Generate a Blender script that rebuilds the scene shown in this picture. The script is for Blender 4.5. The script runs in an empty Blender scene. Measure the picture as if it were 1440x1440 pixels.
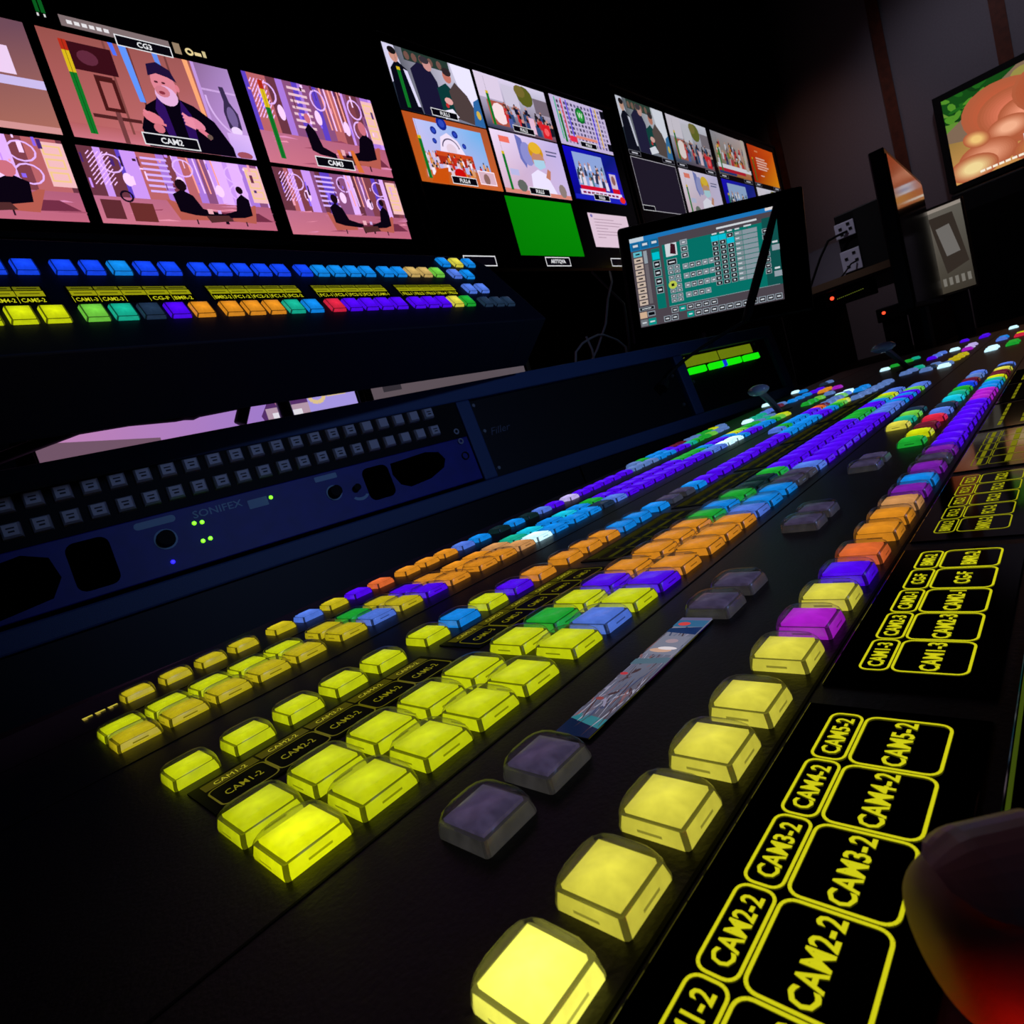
import bpy, bmesh, math, random
from mathutils import Vector, Matrix

# ------------------------------------------------------------------ camera, world, lights
SC = bpy.context.scene
COL = SC.collection
U = 0.02                                    # key pitch on the switcher, metres
cd = bpy.data.cameras.new('camera'); cam = bpy.data.objects.new('camera', cd); COL.objects.link(cam)
cd.sensor_width = 36.0; cd.lens = 837.168 / 1440 * 36
cd.clip_start = 0.005; cd.clip_end = 50
RX = Vector((0.66218, -0.69351, -0.28383)); RY = Vector((-0.28499, 0.11723, -0.95134)); RZ = Vector((0.69304, 0.71084, -0.12001))
cp = Vector((-0.04251, -0.06668, 0.07248))
cam.matrix_world = Matrix(((RX.x, -RY.x, -RZ.x, cp.x), (RX.y, -RY.y, -RZ.y, cp.y), (RX.z, -RY.z, -RZ.z, cp.z), (0, 0, 0, 1)))
cd.dof.use_dof = True; cd.dof.focus_distance = 0.24; cd.dof.aperture_fstop = 55
SC.camera = cam
SC.view_settings.view_transform = 'Standard'; SC.view_settings.look = 'None'
SC.view_settings.exposure = 0.0; SC.view_settings.gamma = 1.0
SC.view_settings.use_curve_mapping = False
wd = bpy.data.worlds.new('room_dark'); SC.world = wd; wd.use_nodes = True
wd.node_tree.nodes['Background'].inputs[0].default_value = (0.35, 0.42, 0.75, 1)
wd.node_tree.nodes['Background'].inputs[1].default_value = 0.0035

def spot(name, loc, target, energy, color, size, ang, blend=0.9):
    l = bpy.data.lights.new(name, 'SPOT'); l.energy = energy; l.color = color; l.shadow_soft_size = size
    l.spot_size = math.radians(ang); l.spot_blend = blend
    o = bpy.data.objects.new(name, l); COL.objects.link(o); o.location = loc
    o.rotation_euler = (Vector(target) - Vector(loc)).to_track_quat('-Z', 'Y').to_euler()
    return o
# unseen spots, added to brighten the end wall
spot('added_spot', (3.5, 0.1, 2.45), (4.7, 0.12, 0.65), 17.0, (0.86, 0.82, 1.0), 0.08, 75)
spot('added_spot', (3.6, 1.0, 2.45), (4.7, 0.95, 0.75), 8.0, (1.0, 0.5, 0.38), 0.08, 50)
spot('added_blue_spot', (0.30, -2.3, 0.95), (0.5, 0.55, 0.14), 62.0, (0.30, 0.46, 1.0), 0.12, 26)  # unseen source added behind the camera to turn the rack blue
spot('added_spot', (1.2, 0.75, 2.45), (2.42, 0.52, 0.37), 45.0, (0.88, 0.84, 1.0), 0.06, 14)  # added spot, brightens the white socket plates

# ------------------------------------------------------------------ materials
def lin(c):
    return tuple(((x / 255) / 12.92 if x <= 10.3 else (((x / 255) + 0.055) / 1.055) ** 2.4) for x in c[:3])
MATS = {}
def newmat(name):
    m = bpy.data.materials.new(name); m.use_nodes = True; nt = m.node_tree; nt.nodes.clear()
    out = nt.nodes.new('ShaderNodeOutputMaterial'); return m, nt, out
def plastic(name, rgb, rough=0.5, spec=0.4, metal=0.0, bump=0.0, bscale=400, coat=0.0, var=0.0):
    if name in MATS: return MATS[name]
    m, nt, out = newmat(name); p = nt.nodes.new('ShaderNodeBsdfPrincipled')
    c = lin(rgb)
    p.inputs['Base Color'].default_value = (*c, 1); p.inputs['Roughness'].default_value = rough
    p.inputs['Specular IOR Level'].default_value = spec; p.inputs['Metallic'].default_value = metal
    p.inputs['Coat Weight'].default_value = coat
    if bump or var:
        tc = nt.nodes.new('ShaderNodeTexCoord'); n = nt.nodes.new('ShaderNodeTexNoise'); n.inputs['Scale'].default_value = bscale
        n.inputs['Detail'].default_value = 4
        nt.links.new(tc.outputs['Object'], n.inputs['Vector'])
        if bump:
            b = nt.nodes.new('ShaderNodeBump'); b.inputs['Strength'].default_value = bump; b.inputs['Distance'].default_value = 0.001
            nt.links.new(n.outputs['Fac'], b.inputs['Height']); nt.links.new(b.outputs[0], p.inputs['Normal'])
        if var:
            r = nt.nodes.new('ShaderNodeValToRGB')
            r.color_ramp.elements[0].position = 0.3; r.color_ramp.elements[1].position = 0.7
            r.color_ramp.elements[0].color = (*[x * (1 - var) for x in c], 1); r.color_ramp.elements[1].color = (*[min(1, x * (1 + var)) for x in c], 1)
            nt.links.new(n.outputs['Fac'], r.inputs[0]); nt.links.new(r.outputs[0], p.inputs['Base Color'])
    nt.links.new(p.outputs[0], out.inputs[0]); MATS[name] = m; return m
def glow(name, rgb, strength=1.0, base=None, gloss=0.25, mottling=0.0, hot=0.0):
    """a lit translucent plastic: gives off its colour, with a glossy skin"""
    if name in MATS: return MATS[name]
    m, nt, out = newmat(name); p = nt.nodes.new('ShaderNodeBsdfPrincipled')
    c = lin(rgb)
    p.inputs['Base Color'].default_value = (*(lin(base) if base else [x * 0.15 for x in c]), 1)
    p.inputs['Roughness'].default_value = gloss; p.inputs['Specular IOR Level'].default_value = 0.25
    p.inputs['Emission Color'].default_value = (*c, 1); p.inputs['Emission Strength'].default_value = strength
    if mottling:
        tc = nt.nodes.new('ShaderNodeTexCoord'); n = nt.nodes.new('ShaderNodeTexNoise'); n.inputs['Scale'].default_value = 260
        n.inputs['Detail'].default_value = 3; nt.links.new(tc.outputs['Object'], n.inputs['Vector'])
        mr = nt.nodes.new('ShaderNodeMapRange'); mr.inputs['From Min'].default_value = 0.3; mr.inputs['From Max'].default_value = 0.7
        mr.inputs['To Min'].default_value = strength * (1 - mottling); mr.inputs['To Max'].default_value = strength * (1 + mottling)
        nt.links.new(n.outputs['Fac'], mr.inputs['Value']); last = mr.outputs[0]
        if hot:             # the lamp sits under the middle of the lens
            ln = nt.nodes.new('ShaderNodeVectorMath'); ln.operation = 'LENGTH'; nt.links.new(tc.outputs['Object'], ln.inputs[0])
            m2 = nt.nodes.new('ShaderNodeMapRange'); m2.inputs['From Min'].default_value = 0.0; m2.inputs['From Max'].default_value = 0.0085
            m2.inputs['To Min'].default_value = 1 + hot; m2.inputs['To Max'].default_value = 1 - hot * .7
            nt.links.new(ln.outputs['Value'], m2.inputs['Value'])
            mu = nt.nodes.new('ShaderNodeMath'); mu.operation = 'MULTIPLY'; nt.links.new(last, mu.inputs[0]); nt.links.new(m2.outputs[0], mu.inputs[1]); last = mu.outputs[0]
        nt.links.new(last, p.inputs['Emission Strength'])
    nt.links.new(p.outputs[0], out.inputs[0]); MATS[name] = m; return m
def clear_plastic():
    if 'clear_plastic' in MATS: return MATS['clear_plastic']
    m, nt, out = newmat('clear_plastic')
    t = nt.nodes.new('ShaderNodeBsdfTransparent'); g = nt.nodes.new('ShaderNodeBsdfGlossy'); g.inputs['Roughness'].default_value = 0.28
    lw = nt.nodes.new('ShaderNodeLayerWeight'); lw.inputs['Blend'].default_value = 0.3
    r = nt.nodes.new('ShaderNodeValToRGB'); r.color_ramp.elements[0].color = (0.96, 0.96, 0.96, 1); r.color_ramp.elements[1].color = (0.72, 0.72, 0.74, 1)
    r.color_ramp.elements[0].position = 0.35
    nt.links.new(lw.outputs['Facing'], r.inputs[0]); nt.links.new(r.outputs[0], t.inputs[0])
    g.inputs[0].default_value = (0.8, 0.8, 0.85, 1)
    pw = nt.nodes.new('ShaderNodeMath'); pw.operation = 'POWER'; pw.inputs[1].default_value = 2.6; nt.links.new(lw.outputs['Facing'], pw.inputs[0])
    fr = nt.nodes.new('ShaderNodeMath'); fr.operation = 'MULTIPLY_ADD'; fr.inputs[1].default_value = .85; fr.inputs[2].default_value = .05; nt.links.new(pw.outputs[0], fr.inputs[0])
    mx = nt.nodes.new('ShaderNodeMixShader')
    nt.links.new(fr.outputs[0], mx.inputs[0]); nt.links.new(t.outputs[0], mx.inputs[1]); nt.links.new(g.outputs[0], mx.inputs[2])
    nt.links.new(mx.outputs[0], out.inputs[0]); MATS['clear_plastic'] = m; return m
def screen_mat(name='screen_image', strength=1.0):
    if name in MATS: return MATS[name]
    m, nt, out = newmat(name)
    a = nt.nodes.new('ShaderNodeAttribute'); a.attribute_name = 'Col'
    e = nt.nodes.new('ShaderNodeEmission'); e.inputs[1].default_value = strength
    g = nt.nodes.new('ShaderNodeBsdfGlossy'); g.inputs['Roughness'].default_value = 0.12; g.inputs[0].default_value = (0.03, 0.03, 0.03, 1)
    ad = nt.nodes.new('ShaderNodeAddShader')
    nt.links.new(a.outputs['Color'], e.inputs[0]); nt.links.new(e.outputs[0], ad.inputs[0]); nt.links.new(g.outputs[0], ad.inputs[1])
    nt.links.new(ad.outputs[0], out.inputs[0]); MATS[name] = m; return m

BLACK = plastic('black_plastic', (7, 7, 8), 0.5, 0.15)
DECK = plastic('deck_black_metal', (42, 40, 42), 0.42, 0.35, bump=0.12, bscale=900, var=0.15)
GLASS = plastic('black_display_glass', (4, 4, 4), 0.06, 0.55)
NAVY = plastic('navy_painted_steel', (34, 56, 92), 0.55, 0.3, bump=0.25, bscale=1500, var=0.2)
BLUE = plastic('blue_enamel', (14, 18, 110), 0.5, 0.3, var=0.15, bscale=60)
GREYKEY = plastic('grey_key_plastic', (150, 148, 152), 0.5, 0.4)
STEEL = plastic('steel', (170, 175, 180), 0.3, 0.5, metal=0.9)
CABLE = plastic('cable_grey', (120, 115, 112), 0.6, 0.3)
RUBBER = plastic('rubber_black', (14, 14, 15), 0.7, 0.2)
SCREEN = screen_mat('screen_image', 1.0)

# ------------------------------------------------------------------ mesh helpers
class MB:
    def __init__(s): s.v = []; s.f = []; s.m = []; s.sm = False
    def box(s, x0, x1, y0, y1, z0, z1, mi=0):
        b = len(s.v)
        s.v += [(x0, y0, z0), (x1, y0, z0), (x1, y1, z0), (x0, y1, z0), (x0, y0, z1), (x1, y0, z1), (x1, y1, z1), (x0, y1, z1)]
        for f in ((0, 3, 2, 1), (4, 5, 6, 7), (0, 1, 5, 4), (1, 2, 6, 5), (2, 3, 7, 6), (3, 0, 4, 7)):
            s.f.append(tuple(b + i for i in f)); s.m.append(mi)
        return s
    def face(s, pts, mi=0):
        b = len(s.v); s.v += [tuple(p) for p in pts]; s.f.append(tuple(range(b, b + len(pts)))); s.m.append(mi); return s
    def prism(s, poly, axis, a, b, mi=0):
        """poly: 2-D outline; axis: extrusion axis index; a,b: from/to"""
        def mk(p, t):
            q = list(p); q.insert(axis, t); return tuple(q)
        n = len(poly); k = len(s.v)
        s.v += [mk(p, a) for p in poly] + [mk(p, b) for p in poly]
        s.f.append(tuple(range(k + n - 1, k - 1, -1))); s.m.append(mi)
        s.f.append(tuple(range(k + n, k + 2 * n))); s.m.append(mi)
        for i in range(n):
            j = (i + 1) % n; s.f.append((k + i, k + j, k + n + j, k + n + i)); s.m.append(mi)
        return s
    def rings(s, rings, mi=0, cap=True):
        k = len(s.v); n = len(rings[0])
        for r in rings: s.v += [tuple(p) for p in r]
        for a in range(len(rings) - 1):
            for i in range(n):
                j = (i + 1) % n
                s.f.append((k + a * n + i, k + a * n + j, k + (a + 1) * n + j, k + (a + 1) * n + i)); s.m.append(mi)
        if cap:
            s.f.append(tuple(range(k + n - 1, k - 1, -1))); s.m.append(mi)
            e = k + (len(rings) - 1) * n; s.f.append(tuple(range(e, e + n))); s.m.append(mi)
        return s
    def tube(s, pts, r, n=8, mi=0):
        pts = [Vector(p) for p in pts]; rs = r if isinstance(r, (list, tuple)) else [r] * len(pts)
        rings = []
        for i, p in enumerate(pts):
            d = (pts[min(i + 1, len(pts) - 1)] - pts[max(i - 1, 0)]).normalized()
            a = d.orthogonal().normalized() if i == 0 else (a0 - d * a0.dot(d)).normalized()
            a0 = a; b = d.cross(a)
            rings.append([p + (a * math.cos(t) + b * math.sin(t)) * rs[i] for t in [2 * math.pi * q / n for q in range(n)]])
        return s.rings(rings, mi)
    def disc(s, c, r, h, axis=1, n=20, mi=0, r2=None):
        """short cylinder along an axis, from c towards +h"""
        rings = []
        for t, rr in ((0, r), (h, r if r2 is None else r2)):
            ring = []
            for q in range(n):
                a = 2 * math.pi * q / n; p = [math.cos(a) * rr, math.sin(a) * rr]; p.insert(axis, t)
                ring.append((c[0] + p[0], c[1] + p[1], c[2] + p[2]))
            rings.append(ring)
        return s.rings(rings, mi)
    def mesh(s, name, mats, smooth=False, fix=True):
        me = bpy.data.meshes.new(name); me.from_pydata(s.v, [], s.f)
        for m in mats: me.materials.append(m)
        me.polygons.foreach_set('material_index', s.m)
        if smooth: me.polygons.foreach_set('use_smooth', [True] * len(me.polygons))
        if fix:
            bm = bmesh.new(); bm.from_mesh(me); bmesh.ops.recalc_face_normals(bm, faces=bm.faces); bm.to_mesh(me); bm.free()
        me.update(); return me
    def build(s, name, mats, parent=None, smooth=False, bevel=0, fix=True):
        if not isinstance(mats, (list, tuple)): mats = [mats]
        return put(name, s.mesh(name, mats, smooth, fix), parent, bevel=bevel)
def put(name, me, parent=None, loc=None, bevel=0):
    o = bpy.data.objects.new(name, me); COL.objects.link(o)
    if parent is not None: o.parent = parent
    if loc is not None: o.location = loc
    if bevel:
        b = o.modifiers.new('bevel', 'BEVEL'); b.width = bevel; b.segments = 2; b.limit_method = 'ANGLE'
    return o
def tag(o, label=None, cat=None, group=None, kind=None):
    if label: o['label'] = label
    if cat: o['category'] = cat
    if group: o['group'] = group
    if kind: o['kind'] = kind
    return o
def thing(name, label, cat, mat=None, group=None):
    o = bpy.data.objects.new(name, None); COL.objects.link(o); o.empty_display_size = 0.02
    if mat is not None: o.matrix_world = mat
    return tag(o, label, cat, group)
def frame(org, ex, ey, ez):
    ex, ey, ez = Vector(ex), Vector(ey), Vector(ez)
    return Matrix(((ex.x, ey.x, ez.x, org[0]), (ex.y, ey.y, ez.y, org[1]), (ex.z, ey.z, ez.z, org[2]), (0, 0, 0, 1)))

# text turned into triangles, cap height 1, centred on the origin
TXT = {}
def text_tris(s, bold=0.0, cond=1.0):
    key = (s, bold, cond)
    if key in TXT: return TXT[key]
    cu = bpy.data.curves.new('lettering', 'FONT'); cu.body = s; cu.resolution_u = 2; cu.offset = bold; cu.size = 1.0
    ob = bpy.data.objects.new('lettering', cu); COL.objects.link(ob)
    dg = bpy.context.evaluated_depsgraph_get(); me = ob.evaluated_get(dg).to_mesh()
    vs = [(v.co.x * cond, v.co.y) for v in me.vertices]; fs = [tuple(p.vertices) for p in me.polygons]
    ob.evaluated_get(dg).to_mesh_clear(); bpy.data.objects.remove(ob); bpy.data.curves.remove(cu)
    x0 = min(v[0] for v in vs); x1 = max(v[0] for v in vs); y1 = max(v[1] for v in vs); y0 = min(v[1] for v in vs)
    k = 1 / max(1e-6, y1 - y0)
    vs = [((x - (x0 + x1) / 2) * k, (y - (y0 + y1) / 2) * k) for x, y in vs]
    TXT[key] = (vs, fs, (x1 - x0) * k); return TXT[key]

def clip(pts):
    for ax, lim, sg in ((0, 0, 1), (0, 1, -1), (1, 0, 1), (1, 1, -1)):
        out = []
        for i in range(len(pts)):
            a, b = pts[i - 1], pts[i]
            da, db = (a[ax] - lim) * sg, (b[ax] - lim) * sg
            if da >= 0 > db or da < 0 <= db:
                t = da / (da - db); out.append((a[0] + (b[0] - a[0]) * t, a[1] + (b[1] - a[1]) * t))
            if db >= 0: out.append(b)
        pts = out
        if len(pts) < 3: return []
    return pts
class Pic:
    """a flat picture on a screen, made of coloured shapes stacked in hair-thin layers; u to the right, v up, 0..1"""
    def __init__(s, w, h, eps=3e-5): s.w, s.h, s.eps = w, h, eps; s.v = []; s.f = []; s.c = []; s.n = 0
    def poly(s, pts, col):
        pts = clip(list(pts))
        if len(pts) < 3: return s
        b = len(s.v); s.n += 1
        s.v += [(p[0] * s.w, -s.eps * s.n, p[1] * s.h) for p in pts]; s.f.append(tuple(range(b, b + len(pts)))); s.c += [lin(col)] * len(pts); return s
    def rect(s, x0, y0, x1, y1, col): return s.poly([(x0, y0), (x1, y0), (x1, y1), (x0, y1)], col)
    def grad(s, x0, y0, x1, y1, bl, br, tr, tl):
        b = len(s.v); s.n += 1
        s.v += [(p[0] * s.w, -s.eps * s.n, p[1] * s.h) for p in ((x0, y0), (x1, y0), (x1, y1), (x0, y1))]
        s.f.append((b, b + 1, b + 2, b + 3)); s.c += [lin(q) for q in (bl, br, tr, tl)]; return s
    def ell(s, cx, cy, rx, ry, col, n=14, rot=0.0):
        c, d = math.cos(rot), math.sin(rot)
        return s.poly([(cx + rx * math.cos(t) * c - ry * math.sin(t) * d, cy + rx * math.cos(t) * d + ry * math.sin(t) * c) for t in [2 * math.pi * i / n for i in range(n)]], col)
    def line(s, x0, y0, x1, y1, t, col):
        ax, ay = (x1 - x0) * s.w, (y1 - y0) * s.h; l = math.hypot(ax, ay) or 1; nx, ny = -ay / l * t / 2 * s.h / s.w, ax / l * t / 2
        return s.poly([(x0 - nx, y0 - ny), (x1 - nx, y1 - ny), (x1 + nx, y1 + ny), (x0 + nx, y0 + ny)], col)
    def ring(s, cx, cy, rx, ry, t, col, a0=0, a1=360, n=18):
        for i in range(n):
            p, q = math.radians(a0 + (a1 - a0) * i / n), math.radians(a0 + (a1 - a0) * (i + 1) / n)
            s.n -= 1 if i else 0
            s.line(cx + rx * math.cos(p), cy + ry * math.sin(p), cx + rx * math.cos(q), cy + ry * math.sin(q), t, col)
        return s
    def box(s, x0, y0, x1, y1, t, col):
        tx = t * s.h / s.w
        return s.rect(x0, y0, x1, y0 + t, col).rect(x0, y1 - t, x1, y1, col).rect(x0, y0, x0 + tx, y1, col).rect(x1 - tx, y0, x1, y1, col)
    def text(s, txt, cx, cy, h, col, bold=0.0, cond=1.0, maxw=None):
        vs, fs, wd = text_tris(txt, bold, cond); b = len(s.v); s.n += 1
        k = h * s.h
        if maxw and wd * k > maxw * s.w: kx = maxw * s.w / wd
        else: kx = k
        s.v += [(cx * s.w + x * kx, -s.eps * s.n, cy * s.h + y * k) for x, y in vs]; s.f += [tuple(b + i for i in f) for f in fs]
        s.c += [lin(col)] * len(vs); return s
    def tagbox(s, txt, cx, cy, w, h, fg=(235, 235, 240), bg=(8, 6, 14)):
        s.rect(cx - w / 2, cy - h / 2, cx + w / 2, cy + h / 2, bg); s.box(cx - w / 2, cy - h / 2, cx + w / 2, cy + h / 2, h * 0.09, fg)
        if txt: s.text(txt, cx, cy, h * 0.5, fg, bold=0.025, maxw=w * 0.6)
        return s
    def meter(s, x=0.085, y0=0.05, y1=0.97, w=0.035, lv=1.0):
        hh = y1 - y0
        s.rect(x, y0, x + w, y0 + hh * 0.62, (16, 120, 40)).rect(x, y0 + hh * 0.62, x + w, y0 + hh * 0.84 * lv, (225, 190, 30))
        if lv > 0.9: s.rect(x, y0 + hh * 0.84, x + w, y1 - hh * .05, (190, 45, 25))
        return s.rect(x + w * 0.47, y0, x + w * 0.53, y1 - hh * .05, (10, 40, 12))
    def build(s, name, parent, loc=(0, 0, 0), mat=None, strength=1.0):
        me = bpy.data.meshes.new(name); me.from_pydata(s.v, [], s.f)
        ca = me.color_attributes.new('Col', 'FLOAT_COLOR', 'POINT')
        buf = []
        for c in s.c: buf += [c[0] * strength, c[1] * strength, c[2] * strength, 1.0]
        ca.data.foreach_set('color', buf)
        me.materials.append(mat or SCREEN); me.update()
        return put(name, me, parent, loc)

# ------------------------------------------------------------------ the room
def struct(name, mb, mat, parent=None, bevel=0):
    o = mb.build(name, mat, parent, bevel=bevel); o['kind'] = 'structure'; return o
WALLM = plastic('grey_wall_paint', (128, 122, 130), 0.8, 0.2, bump=0.2, bscale=120, var=0.06)
DARKW = plastic('black_wall_cloth', (20, 19, 20), 0.9, 0.1, bump=0.3, bscale=300)
struct('floor', MB().box(-2.0, 4.8, -2.6, 1.6, -0.80, -0.75), plastic('dark_carpet', (26, 26, 30), 0.9, 0.1, bump=0.6, bscale=500, var=0.3))
struct('ceiling', MB().box(-2.0, 4.8, -2.6, 1.6, 2.6, 2.65), plastic('dark_ceiling', (30, 30, 32), 0.9, 0.1))
struct('wall_back', MB().box(-2.0, 4.8, 1.5, 1.6, -0.75, 2.6), DARKW)
struct('wall_right', MB().box(4.7, 4.8, -2.6, 1.5, -0.75, 2.6), WALLM)
struct('wall_left', MB().box(-2.1, -2.0, -2.6, 1.6, -0.75, 2.6), DARKW)
struct('wall_front', MB().box(-2.0, 4.8, -2.7, -2.6, -0.75, 2.6), DARKW)
TRIM = plastic('brown_trim_wood', (92, 42, 24), 0.6, 0.3, var=0.3, bscale=25)
for i, (a, b) in enumerate(((0.585, 0.645), (0.05, 0.115), (1.25, 1.31))):
    struct('trim_%d' % (i + 1), MB().box(4.685, 4.7, a, b, -0.75, 2.6), TRIM)

# the long desk and the bay that carries the racks
dk = thing('control_desk', 'long black control desk carrying the switcher and the blue racks', 'desk')
DESKM = plastic('desk_black_laminate', (7, 7, 8), 0.7, 0.08)
MB().box(-0.9, 3.15, -0.24, 0.92, -0.075, -0.045).build('worktop', DESKM, dk, bevel=0.004)
for x in (-0.8, 0.9, 3.0): MB().box(x, x + 0.06, -0.15, 0.85, -0.75, -0.075).build('leg', DESKM, dk)
MB().box(-0.74, 3.0, 0.8, 0.83, -0.6, -0.075).build('back_board', DESKM, dk)

# ------------------------------------------------------------------ lit keys
CC = {  # letter: (rgb, strength)
    'Y': ((232, 222, 74), 0.92), 'X': ((255, 250, 96), 1.5), 'L': ((214, 226, 16), 0.95), 'J': ((238, 246, 10), 1.15), 'y': ((216, 196, 26), 0.85),
    'G': ((32, 176, 52), 0.9), 'H': ((120, 215, 70), 0.9), 'B': ((18, 140, 238), 0.95), 'N': ((20, 70, 245), 1.0), 'P': ((88, 128, 236), 0.9), 'V': ((82, 8, 246), 1.0),
    'U': ((132, 34, 184), 0.8), 'M': ((178, 32, 206), 0.95), 'O': ((238, 150, 36), 0.9), 'R': ((240, 112, 52), 0.9), 'E': ((230, 40, 70), 0.9),
    'o': ((226, 160, 96), 0.85), 'T': ((26, 190, 156), 0.85), 'C': ((24, 200, 232), 1.0), 'F': ((255, 30, 14), 5.0), 'W': ((196, 240, 255), 1.6),
    'w': ((204, 188, 250), 1.0), 'b': ((112, 150, 226), 0.7), 'd': ((46, 70, 100), 0.5), 'D': ((26, 56, 58), 0.5), 'm': ((128, 36, 60), 0.6), 'A': ((228, 190, 110), 0.8)}
UNLIT = plastic('unlit_key_plastic', (98, 92, 104), 0.35, 0.5)
UNLIT_SIDE = plastic('unlit_key_side', (86, 82, 84), 0.4, 0.5)
KDARK = plastic('key_slot_dark', (20, 18, 12), 0.5, 0.3)
def keymats(c):
    if c == 'K': return [glow('painted_light_key_side', (52, 50, 50), .7, base=(120, 116, 118), mottling=.3), glow('painted_light_key_edge', (44, 42, 42), .6, base=(100, 96, 98))], glow('painted_light_key_top', (66, 58, 84), .75, base=(120, 112, 130), mottling=.35)  # unlit keys: room light on the caps is put in as faint glow
    rgb, st = CC[c]
    return ([glow('lit_side_' + c, rgb, st * 0.78, mottling=0.12), glow('lit_groove_' + c, [x * 0.48 for x in rgb], st * 0.55), glow('lit_slot_' + c, [x * 0.72 for x in rgb], st * 0.6)],
            glow('lit_top_' + c, rgb, st, mottling=0.12, hot=.28))
def rrect(a, b, r, z, n=3):
    pts = []
    for cx, cy, t0 in ((a - r, b - r, 0), (-a + r, b - r, 90), (-a + r, -b + r, 180), (a - r, -b + r, 270)):
        for i in range(n + 1):
            t = math.radians(t0 + 90 * i / n); pts.append((cx + r * math.cos(t), cy + r * math.sin(t), z))
    return pts
KEYMESH = {}
def keymeshes(w, d, h, slots=True):
    """meshes of one push-button, base at z = -h, top of the lens at z = 0"""
    k = (w, d, h, slots)
    if k in KEYMESH: return KEYMESH[k]
    a, b = w / 2, d / 2; r = 0.06 * min(w, d)
    body = MB(); n = 2
    zt = -h * 0.36
    rings = [rrect(a * 0.97, b * 0.97, r, -h, n), rrect(a * 0.97, b * 0.97, r, -h * .8, n), rrect(a * 0.90, b * 0.90, r, zt, n)]
    m = len(rings[0])
    for j in range(2):
        for i in range(m):
            q = (i + 1) % m
            corner = (i % (n + 1)) != n
            body.face([rings[j][i], rings[j][q], rings[j + 1][q], rings[j + 1][i]], 1 if corner else 0)
    inner = rrect(a * 0.83, b * 0.83, r * 0.8, zt - h * 0.03, n)
    for i in range(m):
        q = (i + 1) % m; body.face([rings[2][i], rings[2][q], inner[q], inner[i]], 1)
    body.face(inner, 1)
    if slots:
        e = 0.0004 * (w / 0.015)
        zc = -h * 0.66; t = h * 0.055; l = 0.17
        ka, kb = a * 0.955, b * 0.955
        for s in (-1, 1):
            body.face([(-w * l, s * (kb + e), zc - t), (w * l, s * (kb + e), zc - t), (w * l, s * (kb + e), zc + t), (-w * l, s * (kb + e), zc + t)], 2)
            body.face([(s * (ka + e), -d * l, zc - t), (s * (ka + e), d * l, zc - t), (s * (ka + e), d * l, zc + t), (s * (ka + e), -d * l, zc + t)], 2)
    top = MB(); N = 6; V = []
    def bow(t): return 1 - 0.07 * (2 * t) ** 2          # outline bows out in the middle of each side
    for i in range(N + 1):
        for j in range(N + 1):
            x = (i / N - .5); y = (j / N - .5)
            px = x * 2 * a * 0.765 * (0.95 + 0.05 * bow(y)) ; py = y * 2 * b * 0.765 * (0.95 + 0.05 * bow(x))
            rr = max(abs(x), abs(y)) * 2
            V.append((px, py, -h * 0.22 * (rr ** 2.2)))
    bb = len(top.v); top.v += V
    for i in range(N):
        for j in range(N):
            top.f.append((bb + i * (N + 1) + j, bb + (i + 1) * (N + 1) + j, bb + (i + 1) * (N + 1) + j + 1, bb + i * (N + 1) + j + 1)); top.m.append(0)
    ring = [i * (N + 1) for i in range(N)] + [N * (N + 1) + j for j in range(N)] + [(N - i) * (N + 1) + N for i in range(N)] + [N - j for j in range(N)]
    for q in range(len(ring)):
        p0, p1 = V[ring[q]], V[ring[(q + 1) % len(ring)]]
        top.face([p0, p1, (p1[0], p1[1], zt - h * .02), (p0[0], p0[1], zt - h * .02)])
    shell = MB(); n = 3
    sr = [rrect(a * sx, b * sx, r * q, z, n) for sx, q, z in ((1.0, 2.2, -h), (1.0, 2.2, -h * 0.78), (0.985, 3.0, -h * 0.36), (0.95, 4.2, -h * 0.10), (0.87, 4.6, h * 0.05), (0.64, 3.6, h * 0.10), (0.3, 1.1, h * 0.11), (0.01, .02, h * 0.112))]
    shell.rings(sr, cap=False)
    KEYMESH[k] = (body.mesh('button', [None, None, None], fix=True), top.mesh('lens', [None], smooth=True), shell.mesh('clear_cap', [clear_plastic()], smooth=True))
    return KEYMESH[k]
def add_key(parent, c, x, y, dims, full=2, z=0.0, label=None, pivot=None):
    """full: 2 with clear cap, 1 with lens"""
    bm_, tm, sm = keymeshes(*dims)
    ms, mt = keymats(c)
    o = put('button', bm_, parent, (x, y, z))
    for i, m in enumerate(ms): o.material_slots[i].link = 'OBJECT'; o.material_slots[i].material = m
    t = put('lens', tm, o); t.material_slots[0].link = 'OBJECT'; t.material_slots[0].material = mt
    if full > 1: put('clear_cap', sm, o)
    if label: o['label'] = label
    return o
CNAME = {'Y': 'yellow', 'X': 'bright yellow', 'L': 'lime yellow', 'J': 'bright lime yellow', 'y': 'amber yellow', 'G': 'green', 'H': 'light green', 'B': 'sky blue', 'N': 'deep blue', 'P': 'periwinkle blue', 'V': 'violet', 'U': 'purple',
         'M': 'magenta', 'O': 'orange', 'R': 'red orange', 'E': 'red', 'o': 'pale orange', 'T': 'teal', 'C': 'cyan', 'F': 'bright red', 'W': 'white', 'w': 'pale lavender', 'b': 'pale blue', 'd': 'dim blue', 'D': 'dim teal', 'm': 'maroon', 'A': 'beige', 'K': 'unlit grey'}
def klabel(c): return CNAME[c] + (' push button' if c == 'K' else ' lit push button')

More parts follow.
